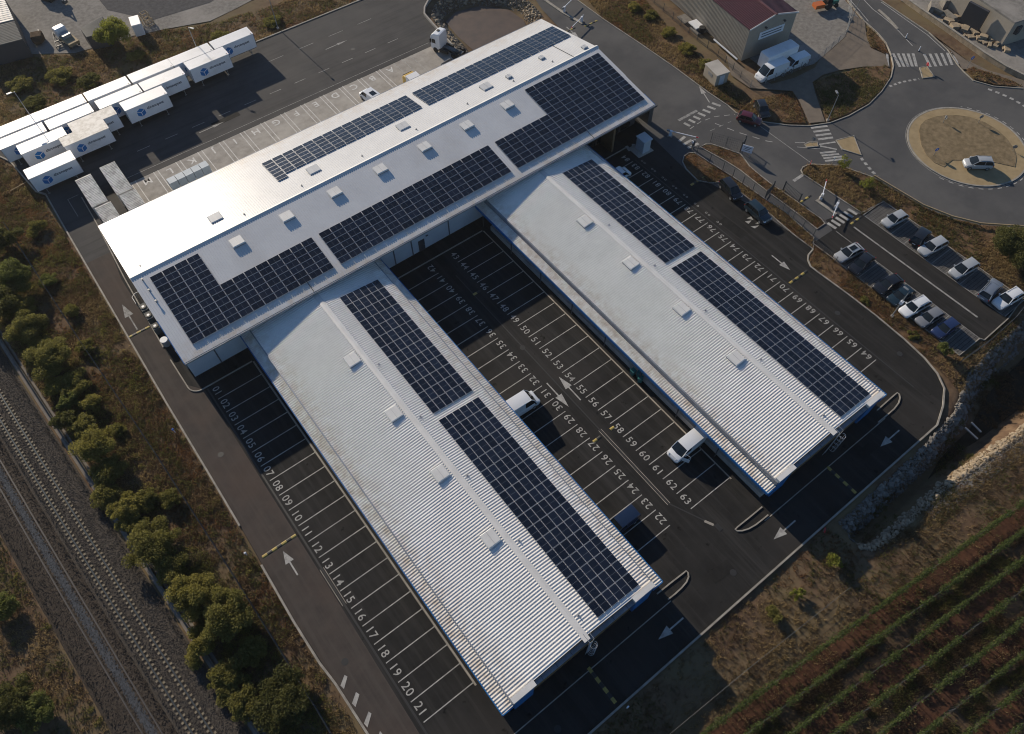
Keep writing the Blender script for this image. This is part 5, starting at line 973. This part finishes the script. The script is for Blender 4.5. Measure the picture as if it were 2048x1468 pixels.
t = thing('bath_trailer','white flat trailer with a black tank beside the warehouse wall','trailer',(*G(1397,60),0),R(-10)); obj('deck',MB().box(-.9,.9,-.3,2.2,.5,.7),'box_white',t); obj('tank',MB().tube((0,-.9,.1),(0,-.9,1.1),.6,n=12),'black',t); obj('wheel',MB().tube((-.95,.9,.3),(.95,.9,.3),.3,n=12),'rubber',t)
t = thing('substation_kiosk','pale concrete electrical kiosk on the bank by the depot road','kiosk',(97.9,54.4,0),R(-12)); obj('body',MB().box(-1.25,1.25,-1.8,1.8,-.1,2.2),'beige_clad',t); obj('roof_slab',MB().box(-1.35,1.35,-1.9,1.9,2.2,2.38),'concrete',t); obj('door',MB().box(-.5,.5,-1.84,-1.8,.1,2.0),'clad_white',t); obj('vent',MB().box(-1.29,-1.25,-.6,.6,1.2,1.8),'steel',t)
t = thing('glass_kiosk','pale blue smoking shelter kiosk beside the hall corner','kiosk',(75.7,49.0,0),R(-3)); obj('walls',MB().box(-.75,.75,-.9,.9,0,2.3),'clad_white',t); obj('roof',MB().box(-.9,.9,-1.05,1.05,2.3,2.45),'clad_white',t); obj('slab',MB().box(-1.8,1.3,-1.3,1.5,.0,.06),'concrete',t)
# top-left neighbours
def shed(name,label,P,z,mat,wall,h0=0,pitch=.0):
    t = thing(name,label,'shed'); obj('wall',MB().prism(P,0,z-.12),wall,t); P0,P1,P2,P3 = P
    rows = 14; m = MB()
    for i in range(rows):
        a0,a1 = i/rows,(i+.62)/rows; L = lambda p,q,s_: (p[0]+(q[0]-p[0])*s_,p[1]+(q[1]-p[1])*s_)
        A,B,Cc,D = L(P0,P3,a0),L(P1,P2,a0),L(P1,P2,a1),L(P0,P3,a1); m.add([(*A,z+.05),(*B,z+.05),(*Cc,z+.05),(*D,z+.05)],[(0,1,2,3)])
    obj('roof_base',MB().prism(P,z-.12,z),mat,t); obj('roof_ribs',m,mat,t)['kind'] = 'stuff'; return t
c_ = lambda a,b,z: G(a*340/2048,b*340/2048,z)
shed('works_shed','grey ribbed roof shed at the left edge of the neighbouring yard',[c_(-300,620,3.5),c_(270,470,3.5),c_(165,235,3.5),c_(-300,350,3.5)],3.5,'roof_grey','door_dark')
shed('works_shed','white roofed shed in the top left corner',[c_(-300,350,3.6),c_(165,235,3.6),c_(20,-80,3.6),c_(-300,-40,3.6)],3.6,'box_dirty','door_dark')
shed('lean_to','grey ribbed lean-to beside the lone tree at top left',[c_(1040,445,2.6),c_(1275,400,2.6),c_(1235,195,2.6),c_(965,345,2.6)],2.6,'roof_grey','door_dark')
t = thing('old_truck','old white truck facing away between the sheds at top left','truck',(11.6,134.6,0),R(100)); obj('cab',loft([(3.0,.9,.6,2.2),(2.8,1.0,.5,2.4),(1.6,1.0,.5,2.5),(1.4,.95,.6,2.4)],bsec),'car_white',t); obj('load_bed',MB().box(-2.4,1.3,-1,1,.8,1.3),'wood',t); obj('windscreen',MB().add([(3.0,-.8,1.5),(3.0,.8,1.5),(2.85,.8,2.2),(2.85,-.8,2.2)],[(0,1,2,3)]),'glass',t); obj('tool_box',MB().box(-.4,.9,-.8,.8,1.3,1.9),'steel',t)
for s_ in (1,-1):
    for sx in (2.0,-1.5): obj('wheel',MB().tube((sx,s_*.95,.42),(sx,s_*.7,.42),.42,n=12),'rubber',t)
t = thing('storage_box','small white storage container right of the lone tree','container',(22.0,128.9,0),R(-12)); obj('body',MB().box(0,1.7,0,3.0,.1,2.3),'box_white',t); obj('door',MB().box(.1,1.6,-.04,0,.2,2.1),'clad_white',t); obj('skids',MB().box(.1,1.6,.1,2.9,0,.1),'steel_dark',t)
for i,(px,py) in enumerate(((279,48),(293,38),(301,50))):
    t = thing('pallet_cage','wooden crate frame stack behind the white boxes, %s from the tree'%ordn[i],'crate',(*G(px,py),0),R(10*i),'crate frames in the neighbouring yard')
    for a in (-.55,.55):
        for b in (-.55,.55): obj('upright',MB().box(a-.05,a+.05,b-.05,b+.05,0,1.3),'wood',t)
    for z in (.1,.7,1.25):
        m = MB(); m.ribbon([(-.55,-.55),(.55,-.55),(.55,.55),(-.55,.55)],.08,z,z+.08,closed=True); obj('frame_ring',m,'wood',t)
t = thing('scrap_trailer','brown tarpaulin covered trailer beside the left shed','trailer',(*G(80,82),0),R(70)); obj('tarpaulin',loft([(-1.6,.5,.3,.8),(-.9,1.0,.3,1.5),(.6,1.0,.3,1.6),(1.5,.6,.3,.9)],bsec),'soil_pale',t); obj('drawbar',MB().tube((1.4,0,.5),(3.2,.2,.4),.07,n=6),'steel_dark',t); obj('axle',MB().tube((0,-1.0,.3),(0,1.0,.3),.3,n=10),'rubber',t)
t = thing('farm_implement','dark triangular farm implement standing beside the old truck','implement',(*G(118,85),0),R(90)); 
for a,b in (((-1.5,-.9,.3),(2.2,0,.9)),((-1.5,.9,.3),(2.2,0,.9)),((-1.5,-.9,.3),(-1.5,.9,.3)),((-.3,-.6,.5),(-.3,.6,.5)),((2.2,0,.9),(2.2,0,0)),((-1.5,-.9,.3),(-1.5,-.9,0)),((-1.5,.9,.3),(-1.5,.9,0))): obj('beam',MB().tube(a,b,.1,n=6),'steel_dark',t)
t = thing('digger','green excavator seen at the top edge of the neighbouring yard','excavator',(*G(100,-4),0),R(-60)); obj('track_frame',MB().box(-1.4,1.4,-1.2,1.2,0,.7),'black',t); obj('cab_house',MB().box(-1.4,1.0,-1.1,1.1,.75,1.7),'green_paint',t); obj('cab',MB().box(.1,1.2,-.1,1.0,1.7,2.7),'glass',t); m = MB(); m.tube((1.0,-.4,1.4),(3.0,-.4,2.8),.2,n=6); m.tube((3.0,-.4,2.8),(4.2,-.4,.8),.15,n=6); obj('boom',m,'green_paint',t); obj('bucket',MB().box(3.9,4.6,-.8,0,.2,.8),'steel_dark',t)
# top-right neighbours
P = [G(2020,68,4),G(2120,10,4),G(2020,-80,4),G(1940,-40,4)]; t = thing('stone_building','cream rendered building cut by the top right corner','building'); P = [(P[0][0],P[0][1]),(P[0][0]+12,P[0][1]-3),(P[0][0]+15,P[0][1]+12),(P[0][0]+2.5,P[0][1]+14)]; P = [(a+2.5,b+1.0) for a,b in P]
obj('wall',MB().prism(P,0,4.4),'beige_clad',t); obj('roof',MB().prism(P,4.4,4.7),'gravel',t)
for k in (0,1,2): 
    wv = obj('window',MB().box(P[0][0]+1.2+2.6*k,P[0][0]+2.2+2.6*k,P[0][1]-.9-.6*k,P[0][1]-.2-.6*k+.2,2.2,3.6),'door_dark',t)
gd_ = obj('gate_opening',MB().box(P[0][0]-.06,P[0][0]+.5,P[0][1]+5,P[0][1]+9,0,4.2),'door_dark',t)
t = thing('forklift','orange forklift in front of the cream building','forklift',(*G(2000,45),0),R(60)); obj('chassis',MB().box(-1,1,-.6,.6,.2,1.0),'orange',t); obj('mast',MB().box(1.0,1.15,-.45,.45,.1,2.2),'steel_dark',t); obj('overhead_guard',MB().box(-.6,.7,-.5,.5,1.95,2.05),'steel_dark',t)
for a in (-.5,.6):
    for b in (-.45,.45): obj('guard_post',MB().box(a-.04,a+.04,b-.04,b+.04,1.0,1.95),'steel_dark',t)
obj('fork',MB().box(1.15,2.2,-.35,-.2,.1,.16),'steel_dark',t); obj('fork',MB().box(1.15,2.2,.2,.35,.1,.16),'steel_dark',t)
for s_ in (1,-1):
    for sx in (.7,-.7): obj('wheel',MB().tube((sx,s_*.62,.3),(sx,s_*.42,.3),.3,n=10),'rubber',t)
t = thing('farm_vehicle','green and orange small tractor on the gravel behind the warehouse','tractor',(*G(1657,14),0),R(-20)); obj('hood',MB().box(0,1.6,-.4,.4,.6,1.3),'green_paint',t); obj('cab',MB().box(-1.1,0,-.65,.65,.7,2.0),'glass',t); obj('cab_roof',MB().box(-1.2,.1,-.75,.75,2.0,2.15),'leaf_yellow',t); obj('trailer_box',MB().box(-3.4,-1.5,-.7,.7,.5,1.2),'orange',t)
for s_ in (1,-1): obj('rear_wheel',MB().tube((-.6,s_*.85,.7),(-.6,s_*.55,.7),.7,n=14),'rubber',t); obj('front_wheel',MB().tube((1.2,s_*.7,.4),(1.2,s_*.45,.4),.4,n=12),'rubber',t)
for i in range(34):
    a = random.random(); px,py = 1875+a*130+random.uniform(-16,16),28+a*72+random.uniform(-10,12)
    me = MB().box(-.5,.5,-.35,.35,0,.5).mesh('block') if i == 0 else me
    o = link('stone_block',me,'stone_warm' if i == 0 else None,None,(*G(px,py),-.05),(0,0,random.uniform(0,3.1))); s_ = random.uniform(.6,1.9); o.scale = (s_*random.uniform(.7,1.3),s_*random.uniform(.6,1),random.uniform(.5,1.5)); tag(o,'rough pale quarry stone block in the stone yard beside the main road','stone','quarry stones in the stone yard')
wl = thing('boundary_wall','low rendered wall along the right side of the main road','wall'); kerb('wall_run',GP([(1806,0),(1840,25),(1900,66),(1965,112),(2010,140),(2070,170)]),.75,.35,'stone_warm',wl); kerb('coping',GP([(1806,0),(1840,25),(1900,66),(1965,112),(2010,140),(2070,170)]),.83,.45,'kerb',wl,z0=.75)
for i,(px,py,w_,h_) in enumerate(((1860,20,3.0,1.4),(1886,12,2.2,1.6),(1898,35,3.2,.8))):
    o = tag(obj('stone_slab',MB().add([(-w_/2,-.4,0),(w_/2,-.5,0),(w_/2-.1,.4,0),(-w_/2+.1,.5,0),(-w_/2+.1,-.3,h_),(w_/2-.15,-.4,h_*.95),(w_/2-.2,.3,h_*.9),(-w_/2+.2,.4,h_)],[(3,2,1,0),(4,5,6,7),(0,1,5,4),(1,2,6,5),(2,3,7,6),(3,0,4,7)]),'stone',None,(*G(px,py),0),(0,0,R(35+20*i))),'large grey stone slab behind the low wall, %s from the road top'%ordn[i],'stone','large slabs in the stone yard')
# ---------------------------------------------------------------- fences, lamps, barriers, signs
def fence(label, pts, h=1.7, step=2.4, m='steel_dark', wires=True, post=.035):
    t = thing('wire_fence',label,'fence'); pm = MB().box(-post,post,-post,post,-.1,h).mesh('post'); P = [Vector(p) for p in pts]
    wm = MB()
    for a,b in zip(P,P[1:]):
        L = (b-a).length; n = max(1,round(L/step)); ang = math.atan2((b-a).y,(b-a).x)
        for k in range(n+1):
            if k == 0 and a is not P[0]: continue
            q = a.lerp(b,k/n); link('post',pm,m,t,(q.x,q.y,0),(0,0,ang))
        if wires:
            for z in np.linspace(.1,h-.05,5): wm.tube((a.x,a.y,z),(b.x,b.y,z),.012,n=4)
            k = 0
            while k*.3 < L: q = a.lerp(b,k*.3/L); wm.box(q.x-.007,q.x+.007,q.y-.007,q.y+.007,.05,h-.05); k += 1
    if wires: o = obj('wire_mesh',wm,m,t); o['kind'] = 'stuff'
    return t
fence('dark wire fence along the footway between the two verges',GP([(1393,309),(1445,341),(1505,382),(1565,421),(1625,474)]))
fence('dark wire fence closing the verge left of the entrance lane',GP([(1421,283),(1482,300)]),1.9,3.0); fence('wire fence along the lower side of the car park',[(81.6,18.6),(81.5,12),(81.5,6)],1.3)
fence('pale wire fence of the warehouse forecourt along the footpath',[G(1455,-20),G(1452,128) if 0 else G(1500,175)][1:]+GP([(1530,168),(1567,153),(1600,139),(1634,123),(1662,98),(1690,72),(1698,38),(1697,10)]),1.5,2.2,'steel')
fence('wire fence between the grassy bank and the warehouse wall',GP([(1290,-10),(1345,38),(1394,80),(1435,112),(1480,156),(1500,175)]),1.5,2.6)
fence('dark wire fence along the railway bank',[(-12.2,95),(-11.0,70),(-9.5,45),(-8.6,25),(-8.0,8),(-7.9,-5)],1.4,3.0); fence('thin wire fence above the vineyard',[(14,-15.8),(30,-16.6),(45,-17.6)],1.1,4.0)
fence('wire fence round the bottom corner of the car park',[(98,-6.8),(92.6,-7.6),(86.5,-7.7),(80.5,-7.3)],1.5,2.4)
def lamp(label, x, y, h, arm, deg, col='steel'):
    t = thing('street_lamp',label,'street lamp',(x,y,0),R(deg),'tall lamp posts'); obj('base',MB().cbox(0,0,.1,.4,.4,.3),'concrete',t); obj('pole',MB().tube((0,0,.1),(0,0,h),.09,.05,n=8),col,t); obj('arm',MB().tube((0,0,h-.05),(arm,0,h+.05),.035,n=6),col,t)
    obj('lamp_head',MB().box(arm-.1,arm+.65,-.16,.16,h,h+.11),col,t); return t
t = lamp('grey lamp post with a camera box behind the dark parked hatchback',80.02,3.05,5.6,.35,90); obj('camera_box',MB().cbox(0,0,3.2,.42,.42,.55),'sign_white',t)
lamp('lamp post behind the white boxes at the left',-.9,114.6,7.4,.5,180); lamp('lamp post behind the fifth white box of the back row',28.6,114.8,6.6,.5,-60); lamp('lamp post beside the grass patch by the roundabout',*G(1655,241),5.0,.5,60); lamp('tall lamp post by the warehouse forecourt gate',*G(1694,62),7.0,.6,20)
lamp('lamp post at the top edge above the yard arrow',*G(556,57),7.0,.5,-90)
def barrier(label, px, py, deg, L=4.0, up=0):
    t = thing('barrier_gate',label,'barrier',(*G(px,py),0),R(deg),'white lifting barriers'); obj('cabinet',MB().box(-.2,.2,-.18,.18,0,1.1),'sign_white',t); obj('boom_arm',MB().box(.2,L,-.05,.05,.95,1.06),'sign_white',t); obj('boom_tip',MB().box(L-.4,L-.02,-.055,.055,.94,1.07),'sign_red',t); obj('counter_weight',MB().box(-.7,-.2,-.12,.12,.9,1.15),'steel',t); obj('plinth',MB().cbox(0,0,.06,.8,.6,.14),'kerb',t); return t
barrier('white lifting barrier crossing the yard road towards the hall corner',1340,272,-58,4.6); barrier('white lifting barrier at the car park entrance, upper one',1641,398,30,3.4); barrier('white lifting barrier beside the car park crossing, lower one',1671,416,205,3.4)
barrier('white lifting barrier at the top of the yard road, upper one',1128,24,20,3.8); barrier('white lifting barrier at the top of the yard road, lower one',1163,44,200,4.0)
kerb('barrier_island',GP([(1632,401),(1672,429)]),.14,.5,'kerb',lot); kerb('barrier_island',GP([(1082,-5),(1125,25),(1165,48)]),.14,.55,'kerb',road)
t = thing('access_pillar','grey access control cluster at the near end of the yard barrier','access pillar',(*G(1385,297),0)); obj('pillar',MB().box(-.15,.15,-.15,.15,0,1.7),'steel_dark',t); obj('reader',MB().box(-.3,.3,-.05,.25,1.2,1.6),'sign_white',t); obj('guard_loop',MB().tube((-.5,-.4,0),(-.5,-.4,1.0),.06,n=6),'steel',t)
def gate(label, a, b, h=1.7):
    A,B = Vector(a),Vector(b); t = thing('swing_gate',label,'gate'); 
    for q in (A,B): obj('gate_post',MB().box(q.x-.08,q.x+.08,q.y-.08,q.y+.08,0,h+.2),'steel_dark',t)
    n = 14; m = MB()
    for z in (.15,h-.05): m.tube((A.x,A.y,z),(B.x,B.y,z),.04,n=5)
    obj('gate_frame',m,'steel_dark',t)
    for k in range(1,n): q = A.lerp(B,k/n); obj('bar',MB().box(q.x-.015,q.x+.015,q.y-.015,q.y+.015,.15,h-.05),'steel_dark',t)
gate('dark open gate leaf at the foot of the entrance lane verge',*GP([(1566,380),(1597,405)])); gate('dark open gate leaf standing in the footway',*GP([(1530,397),(1544,380)])); gate('dark bar gate beside the notice board',*GP([(1480,304),(1487,292)]),1.9)
t = thing('notice_board','white notice board on posts at the entrance lane','sign',(*G(1490,312),0),R(-62)); obj('panel',MB().box(-.85,.85,-.03,.03,.8,2.1),'sign_white',t)
for s_ in (-.7,.7): obj('post',MB().box(s_-.04,s_+.04,.03,.1,0,2.1),'steel',t)
for z,w_ in ((1.75,.6),(1.45,.45),(1.15,.55)): obj('print_line',MB().box(-w_,w_,-.036,-.032,z-.05,z+.05),'letter',t)
def sign(label, px, py, deg, kind, h=2.2):
    t = thing('road_sign',label,'road sign',(*G(px,py),.05),R(deg)); obj('post',MB().tube((0,0,0),(0,0,h),.035,n=6),'steel',t)
    p = obj('plate',MB().tube((0,-.03,h-.3),(0,-.06,h-.3),.33,n=20),kind,t)
    if kind == 'sign_blue': obj('arrow_symbol',MB().add([(-.05,-.065,h-.5),(.05,-.065,h-.5),(.05,-.065,h-.3),(.14,-.065,h-.3),(0,-.065,h-.1),(-.14,-.065,h-.3),(-.05,-.065,h-.3)],[(0,1,2,3,4,5,6)]),'sign_white',p)
    return t
sign('round blue arrow sign on the lower left of the roundabout island',1866,312,-20,'sign_blue',1.6); sign('back of a road sign at the far side of the roundabout island',1885,246,60,'steel',1.4); sign('back of a road sign at the top of the roundabout island',1955,247,150,'steel',1.6); sign('back of a road sign at the right of the roundabout island',2024,303,120,'steel',1.2)
sign('blue sign beside the crossing on the right side of the main road',1934,135,-20,'sign_blue'); sign('white and red sign beside the lane kerb nearest the footway fence',1815,322,20,'steel') if 0 else None
sign('grey sign on the small island left of the roundabout',1623,289,90,'steel',1.4); sign('white sign above the left lane chevrons verge',1663,330,10,'sign_white',1.6); sign('sign on the splitter island below the zebra crossing',1849,140,60,'sign_red',1.4)
sign('small red marker sign at the foot of the car park verge',1619,330,30,'sign_red',.8); sign('red and white marker by the ditch kerb',1646,1063,40,'sign_red',.7)
for i,(px,py) in enumerate(((350,864),(992-498,1110),(1254,1416))): 
    t = thing('marker_post','small blue white marker post on the verge, %s of three'%ordn[i],'post',(*G(px,py),-.1)); obj('post',MB().box(-.05,.05,-.05,.05,0,.9),'sign_white',t); obj('cap',MB().box(-.12,.12,-.08,.08,.7,.95),'sign_blue' if i==0 else 'sign_white',t)
# posts on the central line above the zebra crossing
for i,(px,py) in enumerate(((1811,76),(1837,102))): t = thing('lane_marker','white lane divider post above the zebra crossing, %s from the top'%ordn[i],'post',(*G(px,py),0)); obj('post',MB().tube((0,0,0),(0,0,.9),.1,.07,n=8),'sign_white',t); obj('base',MB().tube((0,0,0),(0,0,.08),.2,n=10),'black',t)
# wooden guard rail round the outside of the roundabout
t = thing('guard_rail','dark timber guard rail along the outside of the roundabout','guard rail'); P = GP([(1746,357),(1786,381),(1843,415),(1858,421),(1901,438),(1958,452),(2048,458),(2120,460)]); obj('beam',MB().ribbon(P,.16,.45,.7),'wood',t)
for a,b in zip(P,P[1:]):
    A,B = Vector(a),Vector(b); n = max(1,int((B-A).length/3))
    for k in range(n): q = A.lerp(B,k/n); obj('post',MB().box(q.x-.09,q.x+.09,q.y-.09,q.y+.09,-.1,.62),'wood',t)
for i,(x,y) in enumerate(((74.6,8.0),(75.8,-1.5),(36.4,-8.5),(10.5,-8.8),(-3.2,40.5),(-3.4,10.0),(36.3,30.2),(30.0,101.5),(52,101.0))):
    obj('manhole_cover',MB().tube((x,y,.004),(x,y,.016),.38,n=18),'tar',yard)
for x,y,a,b,r_ in ((74.8,28,1.6,4.5,2),(35.4,-7.6,3.0,1.4,-4),(60.5,-8.0,2.4,1.2,3),(25,97.6,5.0,1.2,1)):
    obj('asphalt_patch',MB().box(-a/2,a/2,-b/2,b/2,.0045,.0085),'patch',yard,(x,y,.004),(0,0,R(r_)))
# condensers and tanks by the left gable
for i,(y,s_) in enumerate(((67.0,1.0),(65.2,1.0),(62.9,.85))):
    t = thing('condenser_unit','grey cooling unit on the left gable side, %s from the lane top'%ordn[i],'cooling unit',(-1.75,y,0),0,'cooling units by the gable'); obj('casing',MB().box(-.45,.45,-.7*s_,.7*s_,.3,1.3),'roof_grey',t); obj('fan_ring',MB().tube((0,0,1.3),(0,0,1.4),.40,n=14),'black',t); obj('fan_cover',MB().tube((0,0,1.4),(0,0,1.42),.2,n=10),'frame_alu',t); obj('feet',MB().box(-.45,.45,-.6*s_,.6*s_,0,.3),'steel_dark',t)
t = thing('handrail','pale tubular handrail at the gable stair','handrail',(-1.75,69.2,0)); m = MB(); pts = [(-.6,-.8,1.1),(-.6,.6,1.1),(.0,1.0,1.1),(.5,1.0,1.1)]
for p,q in zip(pts,pts[1:]): m.tube(p,q,.035,n=6)
obj('top_rail',m,'frame_alu',t)
for p in pts: obj('post',MB().tube((p[0],p[1],0),p,.03,n=6),'frame_alu',t)
t = thing('white_tank','round white water tank lid by the left gable','tank',(-1.75,60.2,0)); obj('barrel',MB().tube((0,0,0),(0,0,1.1),.48,n=16),'frame_alu',t); obj('lid',MB().tube((0,0,1.1),(0,0,1.18),.52,n=16),'box_white',t)
t = thing('gable_door','dark roller shutter panel in the left gable','shutter',(-1.0,56.6,0)); obj('curtain',MB().box(-.12,0,-1.7,1.7,0,4.2),'door_dark',t); obj('frame',MB().box(-.16,-.02,-1.9,-1.7,0,4.3),'steel',t)
for i,(x,y) in enumerate(((45.2,18.0),(45.6,17.2),(45.2,16.6))):
    t = thing('wheeled_bin','teal wheeled bin under the right wing canopy, %s from the hall'%ordn[i],'bin',(x,y,0),R(20*i),'teal bins under the canopy'); obj('body',MB().add([(-.24,-.26,.05),(.24,-.26,.05),(.24,.26,.05),(-.24,.26,.05),(-.3,-.34,.95),(.3,-.34,.95),(.3,.34,.95),(-.3,.34,.95)],[(3,2,1,0),(0,1,5,4),(1,2,6,5),(2,3,7,6),(3,0,4,7)]),'teal_bin',t); obj('lid',MB().box(-.32,.32,-.36,.36,.95,1.02),'teal_bin',t)
t = thing('tree_guard_post','white plank leaning on the verge beside the leftmost white box','plank',(-8.0,103,0),R(10)); obj('plank',MB().box(-1.4,1.4,-.06,.06,.1,.16),'wood',t); obj('stake',MB().box(-1.3,-1.2,-.06,.06,-.1,.1),'wood',t)

# ---------------------------------------------------------------- thin warm haze of the low sun
hz = MB().box(-160,330,-110,330,-4.2,85.0); ho = obj('haze', hz, None)
hm = bpy.data.materials.new('haze_air'); hm.use_nodes = True; hn = hm.node_tree; hn.nodes.remove(hn.nodes['Principled BSDF'])
pv = hn.nodes.new('ShaderNodeVolumePrincipled'); pv.inputs['Color'].default_value = (.93,.93,.92,1); pv.inputs['Density'].default_value = 0.00009; pv.inputs['Anisotropy'].default_value = .35
hn.links.new(pv.outputs[0], hn.nodes['Material Output'].inputs['Volume']); ho.data.materials.append(hm); tag(ho,'thin warm morning haze over the whole depot',kind='stuff')
